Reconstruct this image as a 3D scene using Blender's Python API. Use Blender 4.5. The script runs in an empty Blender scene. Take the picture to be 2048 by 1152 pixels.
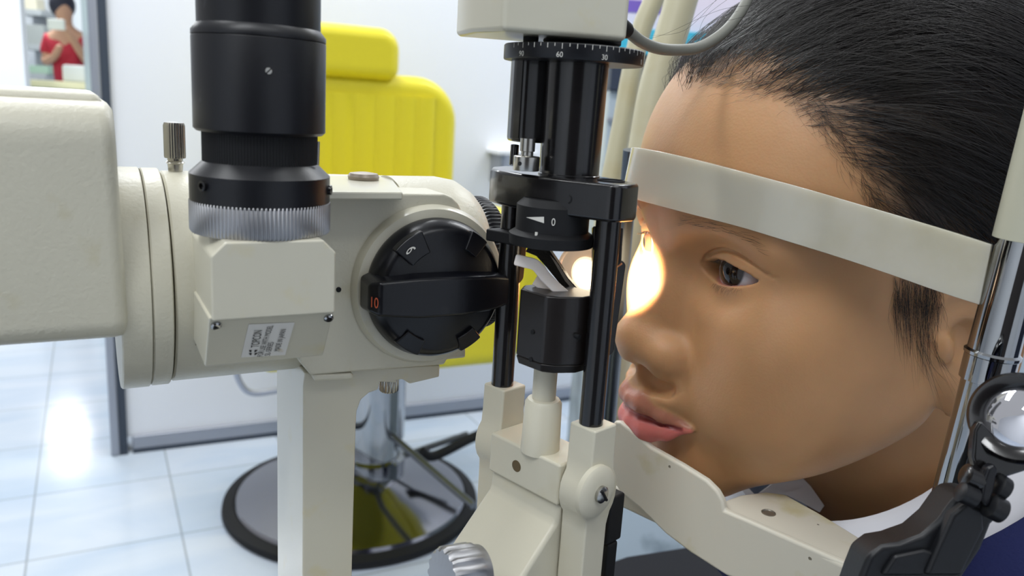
import bpy, bmesh, math, random
import numpy as np
from mathutils import Vector, Matrix
random.seed(4); rng = np.random.default_rng(7)
sc = bpy.context.scene; COL = sc.collection
PI = math.pi
# ------------------------------------------------------------------ camera geometry
H = 1.0                       # eye height of the camera above the floor (m)
FPX = 1600.0                  # focal length in pixels of the 2048x1152 frame
_dn = np.array([-440., 7020., 1600.]); _dn /= np.linalg.norm(_dn)
_U = -_dn; _Y = np.array([0, 0, 1.]) - _U*_U[2]; _Y /= np.linalg.norm(_Y); _X = np.cross(_Y, _U)
RW = np.array([_X, _Y, _U])   # world = RW @ (x right, y down, z forward)
CAM = np.array([0, 0, H])
def ray(px, py): return RW @ np.array([(px-1024)/FPX, (py-576)/FPX, 1.0])
def W(px, py, d): return CAM + ray(px, py)*d
def pix(p):
    c = (np.asarray(p, float)-CAM) @ RW
    return np.array([1024+FPX*c[0]/c[2], 576+FPX*c[1]/c[2]])
def zat(x, y, py):
    """height of the vertical line through (x,y) that shows at image row py"""
    k = (py-576)/FPX
    A = RW[:, 1]-k*RW[:, 2]           # A . (P-CAM) = 0
    return H-(A[0]*x+A[1]*y)/A[2]
class Frame:
    def __init__(s, ox, oy, deg):
        s.o = np.array([ox, oy, 0.]); t = math.radians(deg)
        s.a = np.array([math.cos(t), math.sin(t), 0]); s.b = np.array([-math.sin(t), math.cos(t), 0]); s.c = np.array([0, 0, 1.])
    def w(s, x, y, z): return s.o+s.a*x+s.b*y+s.c*z
    def hit(s, px, py, x=None, y=None, z=None):
        r = ray(px, py); o = CAM-s.o
        if x is not None: t = (x-o@s.a)/(r@s.a)
        elif y is not None: t = (y-o@s.b)/(r@s.b)
        else: t = (z-o@s.c)/(r@s.c)
        p = o+r*t
        return np.array([p@s.a, p@s.b, p@s.c])
    def xz(s, px, py, y): h = s.hit(px, py, y=y); return (h[0], h[2])
# ------------------------------------------------------------------ materials
def mat(name, col, rough=.5, metal=0., bump=None, specks=None, spec=.5, coat=0., var=None, emit=None, sss=None, trans=0., ior=1.45, alpha=None, aniso=0.):
    m = bpy.data.materials.new(name); m.use_nodes = True; nt = m.node_tree; b = nt.nodes['Principled BSDF']
    c = tuple((v/255)**2.2 for v in col) if max(col) > 1 else tuple(col)
    b.inputs['Base Color'].default_value = (*c, 1); b.inputs['Roughness'].default_value = rough
    b.inputs['Metallic'].default_value = metal; b.inputs['Specular IOR Level'].default_value = spec
    b.inputs['Coat Weight'].default_value = coat; b.inputs['Coat Roughness'].default_value = .08
    b.inputs['Transmission Weight'].default_value = trans; b.inputs['IOR'].default_value = ior
    b.inputs['Anisotropic'].default_value = aniso
    if sss: b.inputs['Subsurface Weight'].default_value = sss[0]; b.inputs['Subsurface Radius'].default_value = sss[1]; b.inputs['Subsurface Scale'].default_value = sss[2]
    if emit: b.inputs['Emission Color'].default_value = (*emit[0], 1); b.inputs['Emission Strength'].default_value = emit[1]
    if alpha is not None: b.inputs['Alpha'].default_value = alpha
    tc = nt.nodes.new('ShaderNodeTexCoord')
    if var:   # (scale, second colour, low, high): patches of a second colour (wear, grime)
        n = nt.nodes.new('ShaderNodeTexNoise'); n.inputs['Scale'].default_value = var[0]; n.inputs['Detail'].default_value = 6
        r = nt.nodes.new('ShaderNodeMapRange'); r.inputs[1].default_value = var[2]; r.inputs[2].default_value = var[3]
        x = nt.nodes.new('ShaderNodeMix'); x.data_type = 'RGBA'
        c2 = tuple((v/255)**2.2 for v in var[1])
        x.inputs[6].default_value = (*c, 1); x.inputs[7].default_value = (*c2, 1)
        nt.links.new(tc.outputs['Object'], n.inputs['Vector']); nt.links.new(n.outputs[0], r.inputs[0])
        nt.links.new(r.outputs[0], x.inputs[0]); nt.links.new(x.outputs[2], b.inputs['Base Color'])
    if specks: # (scale, size, colour): small chips that lay the ground bare
        v = nt.nodes.new('ShaderNodeTexVoronoi'); v.inputs['Scale'].default_value = specks[0]
        n = nt.nodes.new('ShaderNodeTexNoise'); n.inputs['Scale'].default_value = specks[0]*6; n.inputs['Detail'].default_value = 2
        a = nt.nodes.new('ShaderNodeMath'); a.operation = 'MULTIPLY_ADD'; nt.links.new(n.outputs[0], a.inputs[0]); a.inputs[1].default_value = .10; nt.links.new(v.outputs['Distance'], a.inputs[2])
        k = nt.nodes.new('ShaderNodeMath'); k.operation = 'LESS_THAN'; nt.links.new(a.outputs[0], k.inputs[0]); k.inputs[1].default_value = .05+specks[1]
        x = nt.nodes.new('ShaderNodeMix'); x.data_type = 'RGBA'; x.inputs[7].default_value = (*[(q/255)**2.2 for q in specks[2]], 1)
        src = b.inputs['Base Color'].links
        if src: nt.links.new(src[0].from_socket, x.inputs[6])
        else: x.inputs[6].default_value = (*c, 1)
        nt.links.new(tc.outputs['Object'], v.inputs['Vector']); nt.links.new(tc.outputs['Object'], n.inputs['Vector'])
        nt.links.new(k.outputs[0], x.inputs[0]); nt.links.new(x.outputs[2], b.inputs['Base Color'])
    if bump:  # (scale, strength, distance)
        n = nt.nodes.new('ShaderNodeTexNoise'); n.inputs['Scale'].default_value = bump[0]; n.inputs['Detail'].default_value = 2
        u = nt.nodes.new('ShaderNodeBump'); u.inputs['Strength'].default_value = bump[1]; u.inputs['Distance'].default_value = bump[2]
        nt.links.new(tc.outputs['Object'], n.inputs['Vector']); nt.links.new(n.outputs[0], u.inputs['Height']); nt.links.new(u.outputs[0], b.inputs['Normal'])
    return m
# ------------------------------------------------------------------ objects
def thing(name, label, cat, loc, group=None):
    o = bpy.data.objects.new(name, None); COL.objects.link(o); o.location = Vector(loc); o.empty_display_size = .02
    o['label'] = label; o['category'] = cat
    if group: o['group'] = group
    return o
def tag(o, label, cat, group=None):
    o['label'] = label; o['category'] = cat
    if group: o['group'] = group
    return o
def world_loc(o):
    v = Vector((0, 0, 0))
    while o: v += o.location; o = o.parent
    return v
def link(name, me, m, parent=None, bevel=0., smooth=40, seg=3, loc=None):
    o = bpy.data.objects.new(name, me); COL.objects.link(o)
    base = world_loc(parent) if parent else Vector((0, 0, 0))
    if parent: o.parent = parent
    if loc is None:
        n = len(me.vertices); a = np.empty(n*3, np.float32); me.vertices.foreach_get('co', a); a = a.reshape(-1, 3)
        cen = Vector(((a[:, 0].min()+a[:, 0].max())/2, (a[:, 1].min()+a[:, 1].max())/2, a[:, 2].min()))
    else: cen = Vector(loc)
    me.transform(Matrix.Translation(-cen)); o.location = cen-base
    if m: me.materials.append(m)
    if smooth is not None:
        me.shade_smooth()
        if smooth < 179: me.set_sharp_from_angle(angle=math.radians(smooth))
    if bevel:
        b = o.modifiers.new('bevel', 'BEVEL'); b.width = bevel; b.segments = seg; b.limit_method = 'ANGLE'; b.angle_limit = math.radians(32)
        b.harden_normals = True
    return o
def mesh(vs, fs, name='m'):
    me = bpy.data.meshes.new(name); me.from_pydata([tuple(map(float, v)) for v in vs], [], [tuple(f) for f in fs]); me.validate(); me.update(); return me
def fixn(me):
    bm = bmesh.new(); bm.from_mesh(me); bmesh.ops.remove_doubles(bm, verts=bm.verts, dist=1e-6)
    bmesh.ops.recalc_face_normals(bm, faces=bm.faces); bm.to_mesh(me); bm.free(); return me
class MB:
    """collects shapes in world coordinates into one mesh"""
    def __init__(s): s.v = []; s.f = []
    def add(s, vs, fs):
        n = len(s.v); s.v += [tuple(map(float, v)) for v in vs]; s.f += [tuple(i+n for i in f) for f in fs]; return s
    def prism(s, F, pts, y0, y1, pts2=None):
        """polygon pts in the frame's (x,z) plane, swept from y0 to y1"""
        n = len(pts); q = pts2 or pts
        vs = [F.w(x, y0, z) for x, z in pts]+[F.w(x, y1, z) for x, z in q]
        return s.add(vs, [tuple(range(n)), tuple(range(2*n-1, n-1, -1))]+[(i, i+n, (i+1) % n+n, (i+1) % n) for i in range(n)])
    def slab(s, F, pts, z0, z1, pts2=None):
        """plan polygon pts (x,y) swept from z0 to z1"""
        n = len(pts); q = pts2 or pts
        vs = [F.w(x, y, z0) for x, y in pts]+[F.w(x, y, z1) for x, y in q]
        return s.add(vs, [tuple(range(n-1, -1, -1)), tuple(range(n, 2*n))]+[(i, (i+1) % n, (i+1) % n+n, i+n) for i in range(n)])
    def box(s, F, x0, x1, y0, y1, z0, z1): return s.slab(F, [(x0, y0), (x1, y0), (x1, y1), (x0, y1)], z0, z1)
    def lathe(s, c, ax, prof, seg=64, knurl=None, cap=True):
        """prof = [(radius, height along ax)]; knurl = (count, depth, i0, i1) flutes on rings i0..i1"""
        c = np.asarray(c, float); ax = np.asarray(ax, float); ax /= np.linalg.norm(ax)
        t = np.array([0, 0, 1.]) if abs(ax[2]) < .9 else np.array([1., 0, 0]); u = np.cross(ax, t); u /= np.linalg.norm(u); w = np.cross(ax, u)
        vs = []; fs = []
        if knurl: seg = knurl[0]*4
        for k, (r, h) in enumerate(prof):
            for i in range(seg):
                a = 2*PI*i/seg; rr = r
                if knurl and knurl[2] <= k <= knurl[3] and i % 4 in (0, 1): rr = r-knurl[1]
                vs.append(c+ax*h+(u*math.cos(a)+w*math.sin(a))*rr)
        m = len(prof)
        for k in range(m-1):
            for i in range(seg): j = (i+1) % seg; fs.append((k*seg+i, k*seg+j, (k+1)*seg+j, (k+1)*seg+i))
        if cap: fs += [tuple(range(seg-1, -1, -1)), tuple(range((m-1)*seg, m*seg))]
        return s.add(vs, fs)
    def tube(s, pts, rad, seg=16, cap=True, flat=None):
        pts = [np.asarray(p, float) for p in pts]; n = len(pts)
        if not hasattr(rad, '__len__'): rad = [rad]*n
        T = [pts[min(i+1, n-1)]-pts[max(i-1, 0)] for i in range(n)]; T = [t/np.linalg.norm(t) for t in T]
        u = np.cross(T[0], [0, 0, 1.]);
        if np.linalg.norm(u) < 1e-3: u = np.cross(T[0], [1., 0, 0])
        u /= np.linalg.norm(u); vs = []; fs = []
        for i in range(n):
            u = u-T[i]*(u@T[i]); u /= np.linalg.norm(u); w = np.cross(T[i], u)
            for k in range(seg):
                a = 2*PI*k/seg; vs.append(pts[i]+(u*math.cos(a)+w*math.sin(a)*(flat or 1))*rad[i])
        for i in range(n-1):
            for k in range(seg): j = (k+1) % seg; fs.append((i*seg+k, i*seg+j, (i+1)*seg+j, (i+1)*seg+k))
        if cap: fs += [tuple(range(seg-1, -1, -1)), tuple(range((n-1)*seg, n*seg))]
        return s.add(vs, fs)
    def ball(s, c, r, seg=24, rings=14, F=None):
        if not hasattr(r, '__len__'): r = (r, r, r)
        vs = []; fs = []
        A = (F.a, F.b, F.c) if F else (np.array([1., 0, 0]), np.array([0, 1., 0]), np.array([0, 0, 1.]))
        c = np.asarray(c, float)
        for i in range(1, rings):
            p = PI*i/rings
            for k in range(seg): a = 2*PI*k/seg; vs.append(c+A[0]*r[0]*math.sin(p)*math.cos(a)+A[1]*r[1]*math.sin(p)*math.sin(a)+A[2]*r[2]*math.cos(p))
        vs += [c+A[2]*r[2], c-A[2]*r[2]]; m = rings-1
        for i in range(m-1):
            for k in range(seg): j = (k+1) % seg; fs.append((i*seg+k, (i+1)*seg+k, (i+1)*seg+j, i*seg+j))
        for k in range(seg): j = (k+1) % seg; fs.append((m*seg, k, j)); fs.append((m*seg+1, (m-1)*seg+j, (m-1)*seg+k))
        return s.add(vs, fs)
    def build(s, name, m, parent=None, bevel=0., smooth=40, seg=3):
        return link(name, fixn(mesh(s.v, s.f, name)), m, parent, bevel, smooth, seg)
def rbox(name, F, x0, x1, y0, y1, z0, z1, r, m, parent=None, seg=5):
    return MB().box(F, x0, x1, y0, y1, z0, z1).build(name, m, parent, bevel=r, seg=seg)
def spline(P, n=12, closed=False):
    P = [np.asarray(p, float) for p in P]; out = []; N = len(P)
    g = (lambda i: P[i % N]) if closed else (lambda i: P[max(0, min(N-1, i))])
    for i in range(N if closed else N-1):
        for k in range(n):
            t = k/n; a, b, c, d = g(i-1), g(i), g(i+1), g(i+2)
            out.append(.5*((2*b)+(-a+c)*t+(2*a-5*b+4*c-d)*t*t+(-a+3*b-3*c+d)*t**3))
    if not closed: out.append(P[-1])
    return out
def text_mesh(name, s, o, ex, ey, size, m, parent, depth=.00008, shear=0., sx=1., bold=0.):
    """flat lettering: o = lower left corner, ex/ey = writing and up directions"""
    cu = bpy.data.curves.new(name, 'FONT'); cu.body = s; cu.size = 1; cu.extrude = 0; cu.offset = bold; cu.align_x = 'LEFT'
    ob = bpy.data.objects.new(name, cu); COL.objects.link(ob); bpy.context.view_layer.update()
    me = bpy.data.meshes.new_from_object(ob.evaluated_get(bpy.context.evaluated_depsgraph_get())); bpy.data.objects.remove(ob)
    o = np.asarray(o, float); ex = np.asarray(ex, float); ey = np.asarray(ey, float); nrm = np.cross(ex, ey); nrm /= np.linalg.norm(nrm)
    for v in me.vertices:
        p = o+ex*size*v.co.x*sx+(ey+ex*shear)*size*v.co.y+nrm*depth; v.co = Vector(p)
    return link(name, me, m, parent, smooth=None)
def label_text(name, lines, m, parent, bold=0.):
    """several lines as one part: lines = [(string, origin, ex, ey, size, sx)]"""
    objs = [text_mesh(name, s, o, ex, ey, size, m, parent, sx=sx, bold=bold) for s, o, ex, ey, size, sx in lines]
    if len(objs) == 1: return objs[0]
    V = []; Fc = []
    for o in objs:
        base = world_loc(o); n = len(V); V += [tuple(v.co+base) for v in o.data.vertices]; Fc += [tuple(i+n for i in p.vertices) for p in o.data.polygons]
    for o in objs: bpy.data.objects.remove(o)
    return link(name, mesh(V, Fc, name), m, parent, smooth=None)
TABLE_Z = .65
M = {}
M['cream'] = mat('cream_enamel', (202, 198, 180), .38, specks=(70, .012, (120, 108, 80)), bump=(900, .35, .0004), var=(60, (190, 182, 150), .62, .8))
M['cream_smooth'] = mat('cream_gloss', (200, 196, 178), .3, specks=(60, .012, (120, 108, 80)), coat=.3, var=(90, (200, 190, 150), .62, .85))
M['cream_arm'] = mat('cream_arm', (204, 199, 180), .35, specks=(75, .018, (200, 190, 60)), bump=(500, .12, .0003), var=(40, (196, 188, 160), .6, .8))
M['chinrest'] = mat('chin_rest_enamel', (204, 199, 184), .4, specks=(85, .045, (110, 104, 90)), var=(38, (190, 182, 146), .56, .66))
M['joint'] = mat('dark_seam', (70, 62, 40), .8)  # one dark brown for grooves and seams between parts
M['black'] = mat('black_anodised', (21, 22, 27), .38, bump=(1500, .08, .0002), var=(140, (60, 62, 66), .70, .80))
M['black_gloss'] = mat('black_lacquer', (24, 23, 24), .22, coat=.4)
M['black_plastic'] = mat('black_plastic', (19, 20, 25), .3, bump=(1200, .1, .0002), var=(60, (48, 48, 50), .64, .8))
M['black_matt'] = mat('black_matt', (16, 17, 20), .65)
M['brown_black'] = mat('prism_housing', (30, 26, 25), .35, coat=.15)
M['alu'] = mat('brushed_aluminium', (176, 176, 178), .42, 1.)
M['steel'] = mat('steel', (180, 178, 172), .25, 1., bump=(600, .1, .0002))
M['chrome'] = mat('chrome', (162, 164, 166), .05, 1.)
M['white_ink'] = mat('white_lettering', (215, 213, 205), .6)
M['orange_ink'] = mat('orange_lettering', (190, 90, 60), .6)
M['black_ink'] = mat('black_lettering', (40, 38, 38), .6)
M['sticker'] = mat('sticker_paper', (226, 224, 218), .5, var=(200, (190, 170, 120), .64, .8))
M['wall'] = mat('white_panel', (228, 230, 236), .55, bump=(40, .05, .001))
M['frame_alu'] = mat('grey_aluminium', (158, 162, 172), .4, .5)
M['gasket'] = mat('dark_gasket', (58, 66, 78), .6)
M['yellow'] = mat('yellow_vinyl', (212, 198, 44), .38, bump=(70, .12, .002))
M['skin_flat'] = mat('skin_far', (190, 150, 125), .6)
M['glass'] = mat('glass', (240, 244, 244), .02, trans=1., ior=1.5)
M['bandm'] = mat('translucent_white_plastic', (182, 178, 163), .18, sss=(.5, (.01, .009, .007), 1.), coat=.5, var=(30, (168, 162, 140), .5, .75))
M['tube'] = mat('beige_tube', (184, 178, 150), .45, var=(25, (174, 160, 122), .5, .8))
M['cable'] = mat('grey_cable', (120, 120, 112), .5)
def floor_mat():
    m = bpy.data.materials.new('floor_tiles'); m.use_nodes = True; nt = m.node_tree; b = nt.nodes['Principled BSDF']; L = nt.links.new
    tc = nt.nodes.new('ShaderNodeTexCoord'); mp = nt.nodes.new('ShaderNodeMapping'); mp.vector_type = 'POINT'
    mp.inputs['Rotation'].default_value = (0, 0, -math.radians(28)); L(tc.outputs['Object'], mp.inputs[0])
    mp.inputs['Location'].default_value = (-.135+.30, -1.735+.30*6, 0)
    br = nt.nodes.new('ShaderNodeTexBrick'); br.offset = 0; br.squash = 1
    br.inputs['Scale'].default_value = 1; br.inputs['Brick Width'].default_value = .305; br.inputs['Row Height'].default_value = .31
    br.inputs['Mortar Size'].default_value = .0022; br.inputs['Mortar Smooth'].default_value = .1
    br.inputs['Color1'].default_value = (.53, .60, .68, 1); br.inputs['Color2'].default_value = (.59, .64, .71, 1); br.inputs['Mortar'].default_value = (.33, .36, .39, 1)
    L(mp.outputs[0], br.inputs['Vector'])
    n = nt.nodes.new('ShaderNodeTexNoise'); n.inputs['Scale'].default_value = 2.2; n.inputs['Detail'].default_value = 5; n.inputs['Distortion'].default_value = 1.2
    mp2 = nt.nodes.new('ShaderNodeMapping'); mp2.inputs['Scale'].default_value = (1, 3, 1); L(mp.outputs[0], mp2.inputs[0]); L(mp2.outputs[0], n.inputs['Vector'])
    cr = nt.nodes.new('ShaderNodeValToRGB'); cr.color_ramp.elements[0].color = (.84, .89, .95, 1); cr.color_ramp.elements[0].position = .35
    cr.color_ramp.elements[1].color = (1, 1, 1, 1); cr.color_ramp.elements[1].position = .65; L(n.outputs[0], cr.inputs[0])
    x = nt.nodes.new('ShaderNodeMix'); x.data_type = 'RGBA'; x.blend_type = 'MULTIPLY'; x.inputs[0].default_value = 1
    L(br.outputs['Color'], x.inputs[6]); L(cr.outputs[0], x.inputs[7]); L(x.outputs[2], b.inputs['Base Color'])
    b.inputs['Roughness'].default_value = .13; b.inputs['Specular IOR Level'].default_value = .35
    return m
M['floor'] = floor_mat()
def chinmat():
    pass
# ------------------------------------------------------------------ the room
def struct(o, label=None):
    o['kind'] = 'structure'
    if label: o['label'] = label
    return o
w0 = CAM[:2]+ray(250, 905)[:2]*(-H/ray(250, 905)[2])
WR = Frame(w0[0], w0[1], 26.7)                      # x along the white partition, y behind it
G = Frame(0, 0, 28)
fl = MB().add([(-9, -2, 0), (5, -2, 0), (5, 11, 0), (-9, 11, 0)], [(0, 1, 2, 3)]).build('floor', M['floor'], smooth=None); struct(fl, 'pale blue marbled glossy floor tiles')
fl.data.transform(Matrix.Translation(fl.location)); fl.location = (0, 0, 0)
struct(MB().box(WR, 0.006, 3.0, 0, .06, .045, 2.7).build('wall_back', M['wall'], smooth=None), 'white partition panel behind the yellow chair')
struct(MB().box(WR, 0.02, 3.0, -.012, .07, 0, .05).build('baseboard_back', M['frame_alu'], bevel=.004), 'grey aluminium rail under the white partition')
struct(MB().box(WR, -.034, -.012, -.02, .075, 0, 2.7).build('trim_1', M['frame_alu'], bevel=.006), 'grey aluminium post at the end of the white partition')
struct(MB().box(WR, -.012, .008, -.016, .065, 0, 2.7).build('trim_2', M['gasket']), 'dark strip between the post and the white partition')
struct(MB().box(WR, .02, 3.0, -.014, -.002, .0, .012).build('trim_3', M['gasket']), 'dark strip painted in for the shadow gap at the floor')  # solid dark strip stands in for the shade under the rail
struct(MB().box(WR, 3.0, 3.06, -4.5, 4, 0, 2.7).build('wall_right', M['wall'], smooth=None), 'white side wall')
F0_ = Frame(0, 0, 0); gw = mat('front_wall', (225, 226, 228), .7)
struct(MB().box(Frame(0, 0, 0), -6, 4, -1.75, -1.69, 0, 2.7).build('wall_front', gw, smooth=None), 'white wall behind the photographer')
struct(MB().box(Frame(0, 0, 0), -.55, .75, -1.69, -1.5, 0, 2.1).build('reflect_panel_1', mat('dark_reflect_panel', (52, 46, 44), .5), smooth=None, bevel=.01), 'dark panel added at the unseen front wall for the chrome to reflect')  # dark panel out of view, added for the chrome to reflect
struct(MB().box(F0_, 2.3, 2.36, -1.75, 1.3, 0, 2.7).build('wall_side', M['wall'], smooth=None), 'white side wall added out of view to the right of the girl')  # unseen wall, added to give the pole something to reflect
struct(MB().box(F0_, 2.22, 2.3, -.6, .7, 0, 2.05).build('reflect_panel_2', mat('navy_reflect_panel', (38, 42, 58), .5), smooth=None, bevel=.01), 'dark blue panel added at the unseen side wall for the chrome to reflect')  # second unseen dark panel, made up for reflections in the pole
bw = mat('far_wall', (226, 232, 236), .6)
struct(MB().box(Frame(0, 0, 0), -9, 5, 9.4, 9.5, 0, 2.8).build('wall_far', bw, smooth=None), 'pale far wall of the shop')
# white screen that fills the left edge, and the grey shelves behind
def X(px, d): return d*(px-1024)/FPX
def fbox(name, x0, x1, y0, y1, py0, py1, m, parent=None, bevel=0):
    """upright box given by its two ends (world x), its y range and rows on its front face"""
    xm = (x0+x1)/2
    return MB().box(Frame(0, 0, 0), x0, x1, y0, y1, zat(xm, y0, py1), zat(xm, y0, py0)).build(name, m, parent, bevel=bevel)
p = W(45, 80, 6.0); xr = p[0]
o = MB().box(Frame(0, 0, 0), -6.5, xr, p[1], p[1]+.06, 0, 2.7).build('wall_left', mat('left_screen', (240, 244, 247), .5), smooth=None); struct(o, 'pale white screen at the far left')
# far counter with a yellowish top
ct = thing('shop_counter', 'pale counter with a cream yellow edge in the far background at the left', 'counter', (W(120, 175, 6.4)[0], W(120, 175, 6.4)[1], 0))
F0 = Frame(0, 0, 0); cy = W(120, 172, 6.4)[1]; cz = W(120, 172, 6.4)[2]
MB().box(F0, -5.4, -2.6, cy, cy+.45, 0, cz-.02).build('counter_body', mat('counter_front', (196, 206, 208), .5), ct, bevel=.01)
MB().box(F0, -5.42, -2.58, cy-.03, cy+.48, cz-.02, cz+.035).build('counter_top', mat('counter_edge', (226, 222, 178), .5), ct, bevel=.008)
sh = thing('wall_shelf_unit', 'grey open shelf unit with pale goods far behind at the left', 'shelf', (W(66, 100, 8.4)[0], W(66, 100, 8.4)[1], 0))
gs = mat('shelf_grey', (158, 164, 166), .6); sx0, sx1 = W(44, 90, 8.4)[0], W(84, 90, 8.4)[0]; sy = W(66, 100, 8.4)[1]
MB().box(F0, sx0-.04, sx1+.02, sy+.3, sy+.34, 0, 2.6).build('back_panel', mat('shelf_back', (186, 192, 198), .6), sh)
for i, py in enumerate((22, 92, 150)):
    z = zat((sx0+sx1)/2, sy, py); MB().box(F0, sx0-.04, sx1+.02, sy, sy+.3, z-.04, z+.02).build('shelf_board', gs, sh, bevel=.004)
for i, (py, c, w) in enumerate(((0, (200, 196, 176), .14), (74, (150, 156, 154), .2), (146, (150, 178, 158), .22))):
    z = zat((sx0+sx1)/2, sy, (22, 92, 150)[i])+.02
    tag(MB().box(F0, sx0+.02, sx0+.02+w, sy+.04, sy+.2, z, z+(.12, .2, .08)[i]).build('goods_box', mat('goods_%d' % i, c, .6), bevel=.006),
        ('beige box on the top board of the far grey shelf', 'grey box on the middle board of the far grey shelf', 'pale green box on the low board of the far grey shelf')[i], 'box')
# thin glass screen between the counter and the post
gp = W(183, 90, 3.2); gl = MB().box(F0, W(166, 90, 3.2)[0], W(200, 90, 3.2)[0], gp[1], gp[1]+.008, 0, 2.3)
struct(gl.build('window_1', mat('green_glass', (226, 238, 236), .1, trans=.35, ior=1.1), smooth=None), 'greenish glass door edge beside the aluminium post')
# little white shelf bracket on the wall, between chair and lamp tower
hx = WR.hit(992, 318, y=0)
br = thing('wall_bracket', 'small white shelf bracket fixed to the white partition right of the yellow chair', 'bracket', WR.w(hx[0], -.04, hx[2]))
MB().box(WR, hx[0]-.035, hx[0]+.10, -.09, 0, hx[2]+.018, hx[2]+.034).build('ledge', M['wall'], br, bevel=.004)
MB().box(WR, hx[0]-.02, hx[0]+.0, -.07, 0, hx[2]-.07, hx[2]+.018).build('support_plate', M['frame_alu'], br, bevel=.004)
# ------------------------------------------------------------------ display shelf with cartons, behind the patient's forehead
DY = 1.55
def xd(px): return W(px, 100, DY)[0]
def zd(px, py): return W(px, py, DY)[2]
yd = W(1350, 80, DY)[1]
ds = thing('display_case', 'low glass fronted display case with a turquoise shelf edge behind the girl', 'display case', (xd(1400), yd, 0))
x0, x1 = xd(1228), xd(1228)+1.1
zc = zd(1400, 84)
MB().box(F0, x0, x1, yd, yd+.35, zc-.03, zc+.018).build('shelf_board', mat('turquoise_edge', (70, 186, 214), .4), ds, bevel=.003)
MB().box(F0, x0, x1, yd+.01, yd+.35, zc-.10, zc-.03).build('gap_shade', mat('gap_shade', (52, 60, 76), .6), ds)  # solid box in a dark tone, painted as the shaded gap
MB().box(F0, x0, x1, yd+.02, yd+.35, 0, zc-.10).build('case_body', mat('case_grey', (176, 188, 196), .35, var=(6, (130, 142, 150), .5, .6)), ds, bevel=.004)
for k in range(5):
    zz = zc-.16-.09*k
    MB().box(F0, x0, x1, yd+.005, yd+.022, zz, zz+.006).build('rail', M['frame_alu'], ds)
c1 = mat('carton_pinkwhite', (240, 228, 240), .5); c2 = mat('carton_purple', (126, 100, 190), .5)
def carton(x0, w, h, stripe, label, m1=c1, m2=c2, d=.2):
    t = thing('carton', label, 'carton', (x0+w/2, yd+.05+d/2, zc+.018), 'cartons on the display case')
    MB().box(F0, x0, x0+w, yd+.03, yd+.03+d, zc+.018, zc+.018+h).build('box_body', m1, t, bevel=.003)
    if stripe: MB().box(F0, x0-.001, x0+w+.001, yd+.028, yd+.04, zc+.018+stripe[0], zc+.018+stripe[1]).build('printed_stripe', m2, t)
carton(x0+.0, .09, .17, (.032, .055), 'pinkish white carton with a purple stripe at the left end of the display case')
carton(x0+.1, .17, .24, None, 'plain pale pink carton behind the beige tubes on the display case')
carton(x0+.29, .2, .2, None, 'white carton hidden mostly by the dark hair on the display case', mat('carton_white', (236, 236, 244), .5))
pk = MB().box(F0, xd(1335), xd(1388), yd-.115, yd-.022, zd(1360, 142), zd(1360, 120)).build('spectacle_case', mat('pink_case', (188, 160, 180), .3, coat=.5), bevel=.006)
tag(pk, 'small glossy mauve case by the dark recess next to the girl\'s hairline', 'case')
MB().box(F0, xd(1300), xd(1500), yd-.12, yd+.02, zd(1360, 142)-.012, zd(1360, 142)-.0005).build('lower_ledge', M['frame_alu'], ds)
# ------------------------------------------------------------------ yellow hydraulic chair
b0 = (CAM+ray(706, 1003)*(-(H)/ray(706, 1003)[2]))
CH = Frame(b0[0], b0[1], 26.7)
chair = thing('hydraulic_chair', 'bright yellow vinyl examination chair on a chrome column and round chrome base', 'chair', (b0[0], b0[1], 0))
def chz(px, py, y): return CH.hit(px, py, y=y)
Rb = .30
MB().lathe((b0[0], b0[1], 0), (0, 0, 1), [(Rb+.008, 0), (Rb+.014, .008), (Rb+.012, .02), (Rb-.012, .026), (Rb-.02, .022)], 96).build('base_rim', M['black_matt'], chair)
MB().lathe((b0[0], b0[1], 0), (0, 0, 1), [(Rb-.012, .018), (Rb-.02, .032), (Rb-.07, .045), (.16, .060), (.09, .085), (.06, .10)], 96).build('base_plate', mat('base_chrome', (150, 150, 156), .12, 1.), chair)
bcl = CH.w(.05, .0, 0)
MB().lathe((bcl[0], bcl[1], 0), (0, 0, 1), [(.078, .05), (.080, .12), (.066, .125), (.066, .17), (.076, .175), (.076, .42), (.06, .425), (.06, .51)], 64).build('column', M['chrome'], chair)
MB().box(CH, -.14, .14, -.14, .16, .495, .53).build('seat_bracket', M['black_matt'], chair, bevel=.006)
yb = .13
h1 = chz(795, 160, yb); h2 = chz(915, 330, yb); ht = chz(720, 52, yb); hs = chz(800, 150, yb)
hw = .25; bw_ = h2[0]; cx = bw_-hw
print('chair', h1, h2, ht, hs)
# backrest outline (x,z), rounded shoulders
def yell(name, F, pts, y0, y1, bev): return MB().prism(F, pts, y0, y1).build(name, M['yellow'], chair, bevel=bev, seg=6)
def rrect(x0, x1, z0, z1, r, rb=None, n=8):
    rb = r if rb is None else rb; P = []
    for (cx_, cz_, a0, rr) in ((x1-r, z1-r, 0, r), (x0+r, z1-r, 90, r), (x0+rb, z0+rb, 180, rb), (x1-rb, z0+rb, 270, rb)):
        for k in range(n+1): a = math.radians(a0+90*k/n); P.append((cx_+rr*math.cos(a), cz_+rr*math.sin(a)))
    return P
zt = hs[2]; seat_z = .555
back = MB().prism(CH, rrect(cx-hw, cx+hw, seat_z+.02, zt, .11, .05), yb, yb+.12).build('backrest', M['yellow'], chair, bevel=.035, seg=6)
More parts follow.
